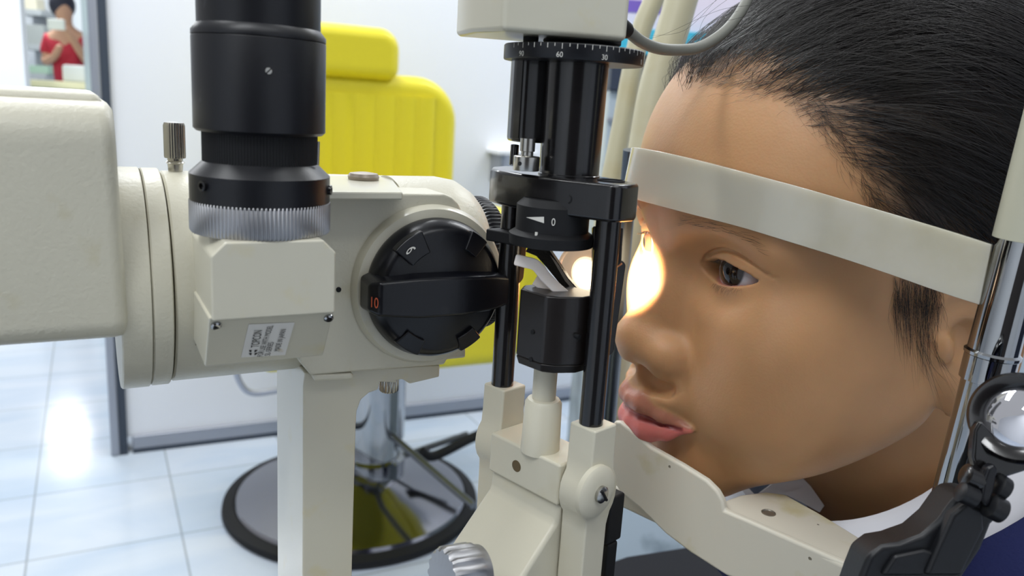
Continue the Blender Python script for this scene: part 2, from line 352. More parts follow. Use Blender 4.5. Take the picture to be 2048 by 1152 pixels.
# fluted centre panel
fp = MB(); n = 7; wv = .36
prof = []
for i in range(n*8+1):
    u = i/(n*8); xx = cx-wv/2+u*wv; prof.append((xx, yb-.006-.006*abs(math.sin(u*n*PI))**.7))
zz0, zz1 = seat_z+.1, zt-.05
vs = [CH.w(x, y, zz0) for x, y in prof]+[CH.w(x, y, zz1) for x, y in prof]+[CH.w(x, yb+.02, zz0) for x, y in prof]+[CH.w(x, yb+.02, zz1) for x, y in prof]
m_ = len(prof); fs = [(i, i+1, m_+i+1, m_+i) for i in range(m_-1)]+[(m_+i, m_+i+1, 3*m_+i+1, 3*m_+i) for i in range(m_-1)]+[(i, 2*m_+i, 2*m_+i+1, i+1) for i in range(m_-1)]
fp.add(vs, fs).build('fluted_panel', M['yellow'], chair, smooth=60)
hr = h1[0]
MB().prism(CH, rrect(hr-.32, hr, zt-.015, ht[2], .05, .03), yb-.03, yb+.09).build('headrest', M['yellow'], chair, bevel=.03, seg=6)
MB().prism(CH, rrect(cx-.245, cx+.245, seat_z-.11, seat_z+.05, .05), -.33, yb+.06).build('seat', M['yellow'], chair, bevel=.035, seg=6)
for s in (-1, 1):
    xa = cx+s*(.275)
    MB().prism(CH, [(xa-.035, seat_z-.10), (xa+.035, seat_z-.10), (xa+.04, seat_z+.20), (xa-.04, seat_z+.20)], -.28, yb+.04).build('armrest', M['yellow'], chair, bevel=.022, seg=6)
# footrest on two arms
def cpt(px, py, y): h = CH.hit(px, py, y=y); return CH.w(*h)
ft = MB(); 
for dx in (-.17, .17):
    ft.tube(spline([CH.w(cx*0+dx*.4, -.04, .2), CH.w(dx*.7, -.2, .17), CH.w(dx, -.36, .14)], 6), .009, 12)
ft.build('footrest_arm', mat('dull_steel', (120, 124, 130), .3, .9), chair)
pa, pb = cpt(700, 948, -.02), cpt(935, 868, -.02)
MB().tube([pa, pb], .008, 10).build('step_bar', mat('step_bar_grey', (96, 100, 108), .4, .6), chair)
MB().tube(spline([cpt(843, 903, -.05), cpt(868, 912, -.05), cpt(935, 880, -.05), cpt(960, 868, -.05)], 8), .013, 10).build('step_grip', M['black_matt'], chair)
MB().tube(spline([cpt(x, y, -.30) for x, y in ((468, 725), (480, 765), (505, 786), (560, 780), (640, 770))], 8), .006, 10).build('footrest_loop', M['frame_alu'], chair)
for px, py in ((735, 1045), (780, 1048)):
    pass
# ------------------------------------------------------------------ microscope body
P0 = W(990, 522, .303)
MF = Frame(P0[0], P0[1], 29); ZA = P0[2]; AX = MF.a
def mx(px, y=0.): return MF.hit(px, 530, y=y)[0]
def mtr(pts, y): return [MF.xz(px, py, y) for px, py in pts]
pz = zat(*MF.w(-.08, 0, 0)[:2], 1152)
scope = thing('slit_lamp_microscope', 'cream enamel slit lamp microscope head with black dial on a square post', 'microscope', MF.w(-.06, 0, ZA-.2))
# main housing
YF = -.029
hp = mtr([(600, 384), (890, 388), (905, 394), (918, 408), (928, 430), (933, 640), (932, 716), (894, 720), (890, 730), (622, 751), (600, 725)], YF)
MB().prism(MF, hp, YF, -YF).build('main_housing', M['cream'], scope, bevel=.0032, seg=5)
XR = -.0136
MB().lathe(MF.w(0, 0, ZA), AX, [(.020, XR-.03), (.0315, XR-.03), (.0315, XR-.012), (.0305, XR-.006), (.0275, XR-.0012), (.0262, XR), (.018, XR)], 96).build('housing_nose', M['cream'], scope)
# top pad with a round cover disc
zt_h = max(p[1] for p in hp)
t4 = [MF.hit(px, py, z=zt_h+.0012) for px, py in ((640, 384), (806, 385), (780, 352), (640, 352))]
MB().slab(MF, [(h[0], h[1]) for h in t4], zt_h-.001, zt_h+.0013).build('top_pad', M['cream_smooth'], scope, bevel=.0006)
c = MF.w(*MF.hit(727, 355, z=zt_h+.002)); c[2] = zt_h+.0012
MB().lathe(c, (0, 0, 1), [(.0050, 0), (.0052, .0012), (.0046, .0022), (.002, .0026)], 40).build('cover_disc', mat('taupe_cap', (150, 140, 128), .4, .5), scope)
# knurled magnification ring at the objective end
MB().lathe(MF.w(-.0088, 0, ZA), AX, [(.018, -.004), (.0235, -.0035), (.0245, -.002), (.0245, .0022), (.0235, .0035), (.016, .004)], knurl=(90, .0006, 2, 3)).build('objective_ring', M['black_plastic'], scope)
MB().lathe(MF.w(-.0088, 0, ZA), AX, [(.014, .003), (.014, .006), (.011, .006), (.011, .0045)], 48).build('objective_lens', mat('objective_glass', (30, 34, 44), .05, coat=1.), scope)
# dial boss and dial
D0 = MF.hit(851, 571, y=YF); DN = -MF.b
dc = MF.w(D0[0]+.0012, YF, D0[2]+.0003)
MB().lathe(dc, DN, [(.0262, -.012), (.0262, .001), (.0250, .0030), (.0228, .0034)], 96).build('dial_boss', M['cream_smooth'], scope)
dial = MB().lathe(dc, DN, [(.0215, .002), (.0224, .0030), (.0226, .0052), (.0218, .0080), (.0203, .0104), (.0186, .0112)], 96).build('magnification_dial', M['black_plastic'], scope)
def dp(u, v, h): return dc+MF.a*u+np.array([0, 0, 1.])*v+DN*h
# raised pads around the rim of the dial (between them the scalloped steps)
def dialpad(a0, a1, r0, r1, h0, h1, n=14):
    mb = MB(); vs = []; fs = []
    for i in range(n+1):
        a = math.radians(a0+(a1-a0)*i/n)
        for r, h in ((r0, h0), (r0, h1), (r1, h1-.0012), (r1, h0)): vs.append(dp(r*math.cos(a), r*math.sin(a), h))
    for i in range(n):
        for k in range(4): fs.append((i*4+k, i*4+(k+1) % 4, i*4+4+(k+1) % 4, i*4+4+k))
    fs += [(0, 1, 2, 3), (n*4+3, n*4+2, n*4+1, n*4)]
    return mb.add(vs, fs)
for a0, a1, r0_, h1_ in ((112, 140, .0142, .0134), (46, 64, .0150, .0124), (225, 250, .0160, .0124), (290, 312, .0160, .0124)):
    dialpad(a0, a1, r0_, .0214, .0085, h1_).build('dial_pad', M['black_plastic'], dial, bevel=.0006)
# the grip bar across the dial
gb = []
for u, hw_, hh in ((-.0246, .0042, .0128), (-.0222, .0052, .0160), (-.010, .0062, .0178), (.004, .0062, .0178), (.016, .0056, .0165), (.0236, .0044, .0140), (.0250, .0040, .0118)):
    gb.append((u, hw_, hh))
vs = []; fs = []; n = len(gb)
for u, hw_, hh in gb: vs += [dp(u, -hw_-.0008, .004), dp(u, hw_+.0008, .004), dp(u, hw_, hh), dp(u, -hw_, hh)]
for i in range(n-1):
    for k in range(4): fs.append((i*4+k, i*4+(k+1) % 4, i*4+4+(k+1) % 4, i*4+4+k))
fs += [(0, 1, 2, 3), (n*4-1, n*4-2, n*4-3, n*4-4)]
gb_ = [dp(*v) for v in []]
grip = MB().add(vs, fs).build('grip_bar', M['black_plastic'], dial, bevel=.0011, smooth=50)
# rotate dial digits: "10" on the left end of the bar, "6" on the pad above
eu = np.array([0, 0, 1.]);
lf = dp(-.02365, -.0020, .0146)
sl = (dp(-.0222, 0, .0160)-dp(-.0246, 0, .0128)); sl /= np.linalg.norm(sl)
text_mesh('dial_number', '10', dp(-.0243, -.0024, .0135), sl*0+MF.a*.55+DN*.83, eu, .0046, M['orange_ink'], grip, depth=.0004, sx=.75)
a = math.radians(126); er = MF.a*math.cos(a)+eu*math.sin(a); et = -MF.a*math.sin(a)+eu*math.cos(a)
tx = -MF.a*.30-eu*.95; tx /= np.linalg.norm(tx); ty = MF.a*.90+eu*.42; ty /= np.linalg.norm(ty)
text_mesh('dial_number', '6', dp(.0176*math.cos(a)-.0018, .0176*math.sin(a)+.0008, .0136)-ty*.0008, tx, ty, .0048, M['white_ink'], dial, depth=-.0004)
# small set screw hole: a black disc painted as its shade
c = MF.w(*MF.hit(677, 579, y=YF))
MB().lathe(c, DN, [(.0008, -.002), (.0008, .0003)], 20).build('pin_hole_shade', M['black_matt'], scope)
# rings between housing and the binocular head (horizontal cylinder)
def ring(name, px0, px1, r, m, chamf=.0012):
    x0, x1 = mx(px0, -.03), mx(px1, -.03)
    return MB().lathe(MF.w(0, 0, ZA-.0005), AX, [(r-.010, x0), (r-chamf, x0), (r, x0+chamf), (r, x1-chamf*.5), (r-chamf*.5, x1), (r-.010, x1)], 128, cap=True).build(name, m, scope)
RR = .0335
ring('collar_ring', 236, 299.2, RR, M['cream'], .0004); ring('collar_ring', 300.6, 343, RR-.0002, M['cream'], .0006); ring('collar_ring', 347, 640, RR-.0010, M['cream'], .0006)
ring('groove', 341, 349, RR-.0022, M['joint'])
MB().lathe(MF.w(0, 0, ZA), AX, [(.02, mx(298, -.03)), (RR-.0009, mx(298, -.03)), (RR-.0009, mx(302, -.03)), (.02, mx(302, -.03))], 96).build('groove', M['joint'], scope)
# locking pin
kp = MF.w(mx(357, 0), 0.0, 0); kz0, kz1 = zat(kp[0], kp[1], 325), zat(kp[0], kp[1], 243)
k0 = np.array([kp[0], kp[1], kz0])
MB().lathe(k0, (0, 0, 1), [(.0020, -.004), (.0022, -.0005), (.0028, 0), (.0022, .0006), (.0022, .0012), (.0030, .0014), (.0031, .002), (.0031, kz1-kz0-.0012), (.0028, kz1-kz0-.0003), (.0012, kz1-kz0)], knurl=(26, .00025, 6, 7)).build('locking_pin', M['steel'], scope)
# binocular head: big rounded box to the left, leaving the frame
BY = -.036
bp = mtr([(238, 215), (246, 500), (247, 683)], BY)
x1 = mx(243, BY); ztop = MF.hit(225, 205, y=BY)[2]; zbot = MF.hit(245, 684, y=BY)[2]
vs = []; rc_ = .011; zz_ = rrect(BY, -BY, zbot, ztop, rc_, .006, n=8)
k_ = len(zz_)
for i_, (xo, sh_) in enumerate(((-.17, 0), (x1-.0035, 0), (x1-.0012, .0005), (x1, .0026))):
    for yy_, z_ in zz_:
        cy_, cz__ = 0, (ztop+zbot)/2; L_ = math.hypot(yy_-cy_, z_-cz__); vs.append(MF.w(xo+.001*(ztop-z_)/(ztop-zbot)*(i_ > 0), yy_-(yy_-cy_)/L_*sh_, z_-(z_-cz__)/L_*sh_))
fs = [(i_*k_+j, i_*k_+(j+1) % k_, (i_+1)*k_+(j+1) % k_, (i_+1)*k_+j) for i_ in range(3) for j in range(k_)]+[tuple(range(k_)), tuple(range(4*k_-1, 3*k_-1, -1))]
MB().add(vs, fs).build('binocular_head', M['cream'], scope, smooth=50)
zt2 = MF.hit(215, 186, y=-.026)[2]
MB().prism(MF, [(mx(222, -.026), ztop-.01), (mx(222, -.026), zt2), (-.3, zt2), (-.3, ztop-.01)], -.026, .026).build('head_lid', M['cream'], scope, bevel=.003, seg=4)
for s in (-1, 1):
    MB().lathe(MF.w(x1-.165, s*.021, ZA+.012), -AX, [(.014, 0), (.014, .02), (.017, .022), (.017, .045), (.012, .047)], 48).build('eyepiece', M['black'], scope)
# square post and bracket under the housing
PY0 = -.0245
q = lambda L: mtr(L, PY0)
post = q([(606, 752), (632, 766), (718, 812), (712, 840), (705, 1152)])
colp = q([(610, 745), (880, 730), (879, 754), (820, 768), (806, 759), (794, 760), (793, 766), (760, 764), (756, 780), (738, 786), (722, 800), (714, 822), (712, 850)])
xl = MF.xz(606, 900, PY0)[0]; xr_ = MF.xz(704, 1150, PY0)[0]; xr0 = MF.xz(712, 850, PY0)[0]
zb = TABLE_Z+.02
xb = [p for p in colp]
poly = xb+[(xr_, MF.xz(704, 1150, PY0)[1]), (xr_, zb), (xl, zb), (xl, MF.xz(632, 770, PY0)[1])]
MB().prism(MF, poly, PY0, PY0+.038).build('support_post', M['cream_smooth'], scope, bevel=.0014)
MB().prism(MF, q([(618, 740), (700, 738), (700, 752), (622, 756)]), -.0285, .02).build('dovetail_plate', M['cream_smooth'], scope, bevel=.001)
c = MF.w(MF.hit(778, 765, y=-.014)[0], -.014, MF.hit(778, 765, y=-.014)[2])
MB().lathe(c-np.array([0, 0, .0030]), (0, 0, 1), [(.0030, 0), (.0034, .0005), (.0034, .005)], knurl=(20, .0003, 1, 2)).build('clamp_bolt', M['steel'], scope)
# ------------------------------------------------------------------ vertical camera adapter with the maker's label
AY = -.062                                         # front face of the box
adp = thing('camera_adapter', 'upright black camera tube with knurled silver ring on a small cream box', 'camera adapter', MF.w(*MF.hit(540, 650, y=AY)))
A = lambda L, y=AY: mtr(L, y)
zs = MF.xz(540, 636, AY)[1]; ztb = MF.xz(540, 482, AY)[1]
xL, xR = MF.xz(422, 560, AY)[0], MF.xz(672, 560, AY)[0]
ch = .0035
# block with chamfered upper corners: octagonal plan at the top
plan = [(xL, AY), (xR, AY), (xR, -.024), (xL, -.024)]
tp = [(xL+ch, AY+.0005), (xR-ch, AY+.0005), (xR-.0008, -.024), (xL+.0004, -.024)]
MB().prism(MF, [(xL, zs), (xR, zs), (xR, ztb-ch), (xR-ch, ztb), (xL+ch, ztb), (xL, ztb-ch)], AY, -.024).build('adapter_box', M['cream_smooth'], adp, bevel=.0007)
# slanting lower plate
s0 = MF.hit(415, 641, y=AY+.0004); s1 = MF.hit(672, 627, y=AY+.0004)
zlo = zs-.0150; yl = AY+.0105
ptz = [(AY+.0004, zs+.001), (yl, zlo), (-.026, zlo+.001), (-.026, zs+.001)]
vs = []
for x in (xL-.0006, xR-.0002): vs += [MF.w(x, y, z) for y, z in ptz]
lp = MB().add(vs, [(0, 1, 2, 3), (7, 6, 5, 4), (0, 4, 5, 1), (1, 5, 6, 2), (2, 6, 7, 3), (3, 7, 4, 0)]).build('lower_plate', M['cream_smooth'], adp, bevel=.0006)
print('lower plate px', [pix(MF.w(x, y, z)).round() for x in (xL, xR) for y, z in ptz[:2]])
# plane of the slanted plate
pu = MF.a; pv = MF.w(0, AY+.0004, zs+.001)-MF.w(0, yl, zlo); pv /= np.linalg.norm(pv); pn = np.cross(pu, pv)
pO = MF.w(0, yl, zlo)
def onplate(px, py, lift=.0002):
    r = ray(px, py); t = ((pO-CAM)@pn)/(r@pn); return CAM+r*t+pn*lift*(1 if (pn@(CAM-pO)) > 0 else -1)
qs = [onplate(*p) for p in ((497, 648), (589, 644), (570, 709), (482, 714))]
st = MB().add([p for p in qs]+[p-pn*.0001 for p in qs], [(0, 1, 2, 3), (7, 6, 5, 4)]+[(i, i+4, (i+1) % 4+4, (i+1) % 4) for i in range(4)]).build('maker_label', M['sticker'], adp, smooth=None)
def tl(s, p0, p1, h, up=None, bold=0., m=None):
    """line of text from pixel p0 to p1 on the plate; h = cap height in px"""
    a, b = onplate(*p0, .0004), onplate(*p1, .0004); ex = b-a; L = np.linalg.norm(ex); ex /= L
    ey = np.cross(pn*(1 if pn@(CAM-pO) > 0 else -1), ex)
    size = h
    ob = text_mesh('label_line', s, a, ex, ey, size, m or M['black_ink'], st, depth=.00005)
    vs = np.array([tuple(v.co) for v in ob.data.vertices])+np.array(world_loc(ob))
    ln = ((vs-a)@ex).max(); k = L/ln
    for v, w_ in zip(ob.data.vertices, vs):
        d = (w_-a)@ex; nw = w_+ex*(d*k-d); v.co = Vector(nw-np.array(world_loc(ob)))
    return ob
g = .0001
tl('TOPCON', (517, 692), (524, 658), .0030)
tl('FOR USE WITH MODEL', (524, 711), (546, 649), .0021)
tl('SL-SERIES', (539, 709), (547, 682), .0021)
tl('MADE IN JAPAN', (558, 700), (572, 656), .0021)
# the small split arrow mark before the maker's name
mk = []
for c_, s_ in (((506, 700), 1), ((511, 695), 1), ((506, 700), -1)): pass
mm = MB()
for dx, sy in ((0, 1), (0, -1)):
    for i in (0, 1):
        c0 = onplate(501+5*(sy < 0)+2.2, 706-i*6, .0004); ex = onplate(509, 688, .0004)-onplate(505, 703, .0004); ex /= np.linalg.norm(ex); ey = np.cross(pn, ex)*(1 if pn@(CAM-pO) > 0 else -1)
        P = [c0+ex*a*.0009+ey*b*.0009*sy for a, b in ((-.55, .1), (.45, .1), (.45, .9), (.05, .75), (-.35, .45))]
        mm.add(P+[p-pn*.00005 for p in P], [(0, 1, 2, 3, 4), (9, 8, 7, 6, 5)])
mm.build('label_mark', M['black_ink'], st, smooth=None)
for px, py in ((432, 650), (657, 635)):
    c = onplate(px, py, .0); nn = pn*(1 if pn@(CAM-pO) > 0 else -1)
    s = MB().lathe(c, nn, [(.0013, 0), (.0013, .0005), (.0009, .0009), (.0003, .0009)], 24).build('plate_screw', M['chrome'], adp)
    MB().box(Frame(c[0]+nn[0]*.001, c[1]+nn[1]*.001, 60), -.0009, .0009, -.0002, .0002, c[2]+nn[2]*.001-.0003, c[2]+nn[2]*.001+.0003).build('screw_slot', M['black_matt'], s)
# groove line on the left of the box
c0, c1_ = MF.hit(394, 470, y=-.033), MF.hit(396, 695, y=-.033)
MB().tube([MF.w(c0[0], -.0305, c0[2]), MF.w(c1_[0], -.0305, c1_[2])], .0004, 6).build('box_seam', M['joint'], adp)
# barrel stack
ac = MF.w((xL+xR)/2+.0000, (AY-.024)/2-.0015, 0); ax_, ay_ = ac[0], ac[1]
print('barrel centre px', pix([ax_, ay_, ZA]), 'depth', (np.array([ax_, ay_, ZA])-CAM)@RW[:, 2])
bd = ((np.array([ax_, ay_, ZA+.03])-CAM)@RW[:, 2])
def bz(py): return zat(ax_, ay_, py)
def rpx(w): return w/2*bd/FPX*.985
def nz(py, r):      # height whose NEAR rim (towards the camera) shows at row py
    v = -np.array([ax_, ay_]); v = v/np.linalg.norm(v); return zat(ax_+v[0]*r, ay_+v[1]*r, py)
r1 = rpx(275); r2 = rpx(272); r3 = rpx(222); r4 = rpx(252); r5 = rpx(231)
C0 = (ax_, ay_, 0)
MB().lathe(C0, (0, 0, 1), [(r1-.004, nz(484, r1)-.0005), (r1-.0004, nz(484, r1)), (r1, nz(484, r1)+.0006), (r1, nz(416, r1)-.0004), (r1-.0006, nz(414, r1)), (r1-.004, nz(414, r1))], knurl=(110, .00035, 1, 3)).build('knurled_ring', M['alu'], adp)
MB().lathe(C0, (0, 0, 1), [(r2-.006, nz(414, r2)-.001), (r2, nz(414, r2)-.001), (r2, nz(362, r2)), (r2-.0034, nz(342, r2)+.0008), (r2-.006, nz(342, r2)+.0008)], 128).build('clamp_collar', M['black'], adp)
MB().lathe(C0, (0, 0, 1), [(r3, nz(345, r3)-.002), (r3, nz(272, r3)+.004)], knurl=(120, .0002, 0, 1)).build('focus_ring', M['black_matt'], adp)
MB().lathe(C0, (0, 0, 1), [(r4-.003, nz(272, r4)), (r4-.0008, nz(272, r4)), (r4, nz(266, r4)), (r4, nz(74, r4)), (r4-.0001, nz(72, r4)), (r4-.00035, nz(71.5, r4)), (r4-.00035, nz(71, r4)), (r4, nz(70, r4)), (r4, nz(60, r4)), (r5, nz(45, r4)), (r5-.004, nz(45, r4))], 160).build('main_barrel', M['black'], adp)
MB().lathe(C0, (0, 0, 1), [(r5, nz(50, r5)-.002), (r5, nz(48, r5)+.075), (r5-.003, nz(48, r5)+.078)], 128).build('upper_barrel', M['black'], adp)
def on_cyl(px, py, r):
    r0 = ray(px, py); a = r0[0]**2+r0[1]**2; b = -2*(r0[0]*ax_+r0[1]*ay_); c = ax_**2+ay_**2-r**2
    t = (-b-math.sqrt(b*b-4*a*c))/(2*a); p = CAM+r0*t; n = np.array([p[0]-ax_, p[1]-ay_, 0]); return p, n/np.linalg.norm(n)
for px, py, r, rr, nm, m in ((537, 142, r4, .0009, 'set_screw', 'steel'), (408, 372, r2, .0013, 'socket_screw', 'black_gloss'), (657, 380, r2, .0013, 'socket_screw', 'black_gloss')):
    p, n = on_cyl(px, py, r)
    s = MB().lathe(p, n, [(rr, -.001), (rr, .0002), (rr*.85, .0004)] if nm == 'set_screw' else [(rr, -.001), (rr, .0008), (rr*.6, .0009), (rr*.55, .0002)], 24).build(nm, M[m], adp)
    if nm == 'set_screw':
        t = np.array([-n[1], n[0], 0]); d = t*.7+np.array([0, 0, .7])
        MB().tube([p-d*.0008+n*.0004, p+d*.0008+n*.0004], .00018, 6).build('screw_slot', M['black_matt'], s)
MB().tube([on_cyl(637, 283, r3+.0009)[0], on_cyl(635.5, 330, r3+.0009)[0]], .0004, 8).build('side_rail', M['alu'], adp)
# ------------------------------------------------------------------ illumination tower
pr, pl = W(1200, 640, .232), W(1015, 600, .262)
mid = (pr+pl)/2
IF = Frame(mid[0], mid[1], 45)
print('rods local', (pr-IF.o)@IF.a, (pr-IF.o)@IF.b, (pl-IF.o)@IF.a, (pl-IF.o)@IF.b)
tw = thing('slit_lamp_tower', 'cream and black illumination tower with lamp housing, scale ring, rods and mirror', 'slit lamp tower', IF.w(0, 0, .62))
def iz(x, y, py): p = IF.w(x, y, 0); return zat(p[0], p[1], py)
ry, ly = (pr-IF.o)@IF.b, (pl-IF.o)@IF.b; rx, lx = (pr-IF.o)@IF.a, (pl-IF.o)@IF.a
rr = .0036
zr0, zl0 = zat(pr[0], pr[1], 846), zat(pl[0], pl[1], 768)
zblk_lo = iz(-.004, -.028, 449); zblk_hi = iz(-.004, -.028, 372)
MB().tube([(pr[0], pr[1], zr0-.004), (pr[0], pr[1], zblk_lo+.004)], rr, 32).build('support_rod', M['black_gloss'], tw)
MB().tube([(pl[0], pl[1], zl0-.004), (pl[0], pl[1], zblk_lo+.004)], rr*1.03, 32).build('support_rod', M['black_gloss'], tw)
# clamp block
plan = [(-.0102, .016), (-.0112, .010), (-.0110, -.002), (-.0098, -.010), (-.0058, -.0242), (-.0038, -.0256), (.0040, -.0256), (.0066, -.0240), (.0088, -.019), (.012, -.012), (.012, .022), (.005, .029), (-.003, .027), (-.0082, .022)]
MB().slab(IF, plan, zblk_lo, zblk_hi).build('clamp_block', M['black_gloss'], tw, bevel=.0012, seg=4)
def ipt_on(px, py, x=None, y=None, z=None): return IF.hit(px, py, x=x, y=y, z=z)
h = ipt_on(1135, 398, x=-.0092)
MB().lathe(IF.w(-.0088, h[1], h[2]), -IF.a, [(.0015, -.004), (.0015, .0004), (.0011, .0005), (.0010, -.001)], 24).build('grub_screw', M['black_matt'], tw)
h = ipt_on(1222, 362, z=zblk_hi)
MB().lathe(IF.w(h[0], h[1], zblk_hi), (0, 0, 1), [(.0040, -.002), (.0040, .0003), (.0035, .0004), (.0032, -.001)], 32).build('bore_ring', M['black_matt'], tw)
# main barrel and side barrel
bc = W(1146, 240, .235); bc2 = W(1062, 200, .240)
MB().lathe((bc[0], bc[1], 0), (0, 0, 1), [(.0092, zblk_hi-.002), (.0092, zblk_hi+.0004), (.0089, zblk_hi+.0006), (.0092, zat(bc[0], bc[1], 116)), (.0092, zat(bc[0], bc[1], 100))], 64).build('main_barrel', M['black_gloss'], tw)
dzt = zat(bc2[0], bc2[1], 110); dzb = zat(bc2[0], bc2[1], 284)
BF = Frame(bc2[0], bc2[1], 16)
MB().slab(BF, [(-.0062, -.002), (-.004, -.0055), (.004, -.006), (.012, -.004), (.012, .006), (-.004, .006), (-.0062, .003)], dzb, dzt).build('slide_housing', M['black_gloss'], tw, bevel=.0012)
sc_ = W(1053, 325, .232)
s0 = zat(sc_[0], sc_[1], 341); s1_ = zat(sc_[0], sc_[1], 312); s2_ = zat(sc_[0], sc_[1], 284)
MB().lathe((sc_[0], sc_[1], s0), (0, 0, 1), [(.0037, 0), (.0038, .0002), (.0038, s1_-s0-.0002), (.0036, s1_-s0), (.0018, s1_-s0+.0002), (.0018, s1_-s0+.0012), (.0022, s1_-s0+.0014), (.0022, s2_-s0+.001)], 40).build('stop_collar', M['steel'], tw)
v = CAM[:2]-sc_[:2]; v /= np.linalg.norm(v); pc = np.array([sc_[0]+v[0]*.0036-.0018, sc_[1]+v[1]*.0036+.0006, (s0+s1_)/2])
MB().lathe(pc, (v[0]-.3, v[1], 0), [(.0006, -.001), (.0006, .0004)], 16).build('collar_hole_shade', M['black_matt'], tw)  # black disc on the collar, painted as the dark of a hole
MB().tube([W(1030, 290, .243), W(1027, 330, .243)], .0013, 10).build('guide_pin', M['black_gloss'], tw)
# graduated ring
rc = W(1147, 112, .235); RRg = .0205
zq0 = zat(rc[0], rc[1], 127); zq1 = zat(rc[0], rc[1], 97)
ringo = MB().lathe((rc[0], rc[1], 0), (0, 0, 1), [(RRg-.001, zq0), (RRg-.0002, zq0), (RRg, zq0+.0003), (RRg, zq1-.0003), (RRg-.0003, zq1), (RRg-.001, zq1)], 128).build('scale_ring', M['black'], tw)
cam_a = math.atan2(-rc[1], -rc[0])
def ring_pt(t, z, r=RRg+.00008): return np.array([rc[0]+r*math.cos(cam_a+t), rc[1]+r*math.sin(cam_a+t), z])
tk = MB()
def sol(px):   # angle on the ring that shows at column px
    lo, hi = -1.5, 1.5
    for _ in range(40):
        m_ = (lo+hi)/2
        if pix(ring_pt(m_, (zq0+zq1)/2))[0] < px: lo = m_
        else: hi = m_
    return (lo+hi)/2
t90, t60, t30, t00 = sol(1047), sol(1124), sol(1213), sol(1284)
st = (t30-t60)/6
for i in range(-8, 18):
    t = t60+st*i
    if abs(t) > 1.35: continue
    L_ = .0016 if i % 2 == 0 else .0010
    if i % 6 == 0: L_ = .0018
    a, b = ring_pt(t-.0045, zq1-.0002), ring_pt(t+.0045, zq1-.0002); dz = np.array([0, 0, L_*.8])
    tk.add([a, b, b-dz, a-dz], [(0, 3, 2, 1)])
tk.build('scale_marks', M['white_ink'], ringo, smooth=None)
for s, t in (('90', t90), ('60', t60), ('30', t30), ('0', t00-.03)):
    n = np.array([math.cos(cam_a+t), math.sin(cam_a+t), 0]); ex = np.array([-n[1], n[0], 0]); 
    p = ring_pt(t, zq0+.0004, RRg+.00015)-ex*(.0015 if len(s) == 2 else .0008)
    text_mesh('scale_number', s, p, ex, np.array([0, 0, 1.]), .0020, M['white_ink'], ringo, depth=.0001, sx=.95)
MB().lathe((rc[0]+.0022, rc[1], 0), (0, 0, 1), [(.0100, zq1-.001), (.0104, zq1+.0008), (.0114, zq1+.0016), (.0114, zq1+.010)], 64).build('neck_collar', M['black_matt'], tw)
# lamp housing (cream) above
LF = Frame(rc[0], rc[1], 13)
def lz(x, y, py): p = LF.w(x, y, 0); return zat(p[0], p[1], py)
xa = LF.hit(1011, 50, y=-.015)[0]; xb_ = LF.hit(1256, 60, y=-.015)[0]; zlh = lz(xb_, -.015, 83)
plan = [(xa-.0005, -.0150), (xb_, -.0150), (xb_, .016), (xa-.009, .016), (xa-.0072, -.003)]
MB().slab(LF, plan, zlh, zlh+.075).build('lamp_housing', M['cream_smooth'], tw, bevel=.0016, seg=4)
c = LF.w(*LF.hit(1062, 72, y=-.004)); 
MB().lathe((c[0], c[1], zlh), (0, 0, -1), [(.0022, -.002), (.0022, .0010), (.0018, .0032), (.001, .0034)], 24).build('lever_tip', M['black_matt'], tw)
# lower dial drum with the wedge mark and the zero
dcx = W(1105, 440, .236)
zd1 = zblk_lo+.002; zd0 = zat(dcx[0], dcx[1], 450)
Rd = .0108
drum = MB().lathe((dcx[0], dcx[1], 0), (0, 0, 1), [(Rd-.001, zd0-.0025), (Rd, zd0-.0022), (Rd, zd1), (Rd-.002, zd1+.002)], 96).build('aperture_drum', M['black_matt'], tw)
def dpt(px, py):
    r0 = ray(px, py); a = r0[0]**2+r0[1]**2; R_ = Rd+.00025; b = -2*(r0[0]*dcx[0]+r0[1]*dcx[1]); c = dcx[0]**2+dcx[1]**2-R_**2
    D = b*b-4*a*c; t = (-b-math.sqrt(max(D, 0)))/(2*a); return CAM+r0*t
vs = []
for i in range(9): t = i/8; vs += [dpt(1053+35*t, 434.5-1.*t)*1., dpt(1053+35*t, 435+11.5*t)]
MB().add(vs, [(2*i, 2*i+1, 2*i+3, 2*i+2) for i in range(8)]).build('wedge_mark', M['white_ink'], drum, smooth=None)
p = dpt(1102, 451); q_ = dpt(1113, 451.5); ex = (q_-p)/np.linalg.norm(q_-p)
text_mesh('zero_mark', '0', p, ex, np.array([0, 0, 1.]), .0030, M['white_ink'], drum, depth=.0002, sx=.8)
MB().lathe((dcx[0], dcx[1], 0), (0, 0, 1), [(.009, zd0-.0062), (.0124, zd0-.0056), (.0126, zd0-.0026), (.0105, zd0-.0012)], 96).build('aperture_skirt', M['black_matt'], tw)
# side ear of the drum holding the stop on the left rod
MB().slab(IF, [(-.004, .006), (.004, .006), (.006, .024), (-.007, .024)], iz(0, .02, 482), iz(0, .02, 458)).build('drum_ear', M['black_matt'], tw, bevel=.0006)
p = dpt(1073, 463); MB().lathe(p+np.array([0, 0, -.0028]), (0, 0, 1), [(.0002, 0), (.0005, .0003), (.0004, .0026)], 12).build('index_mark', M['white_ink'], drum)
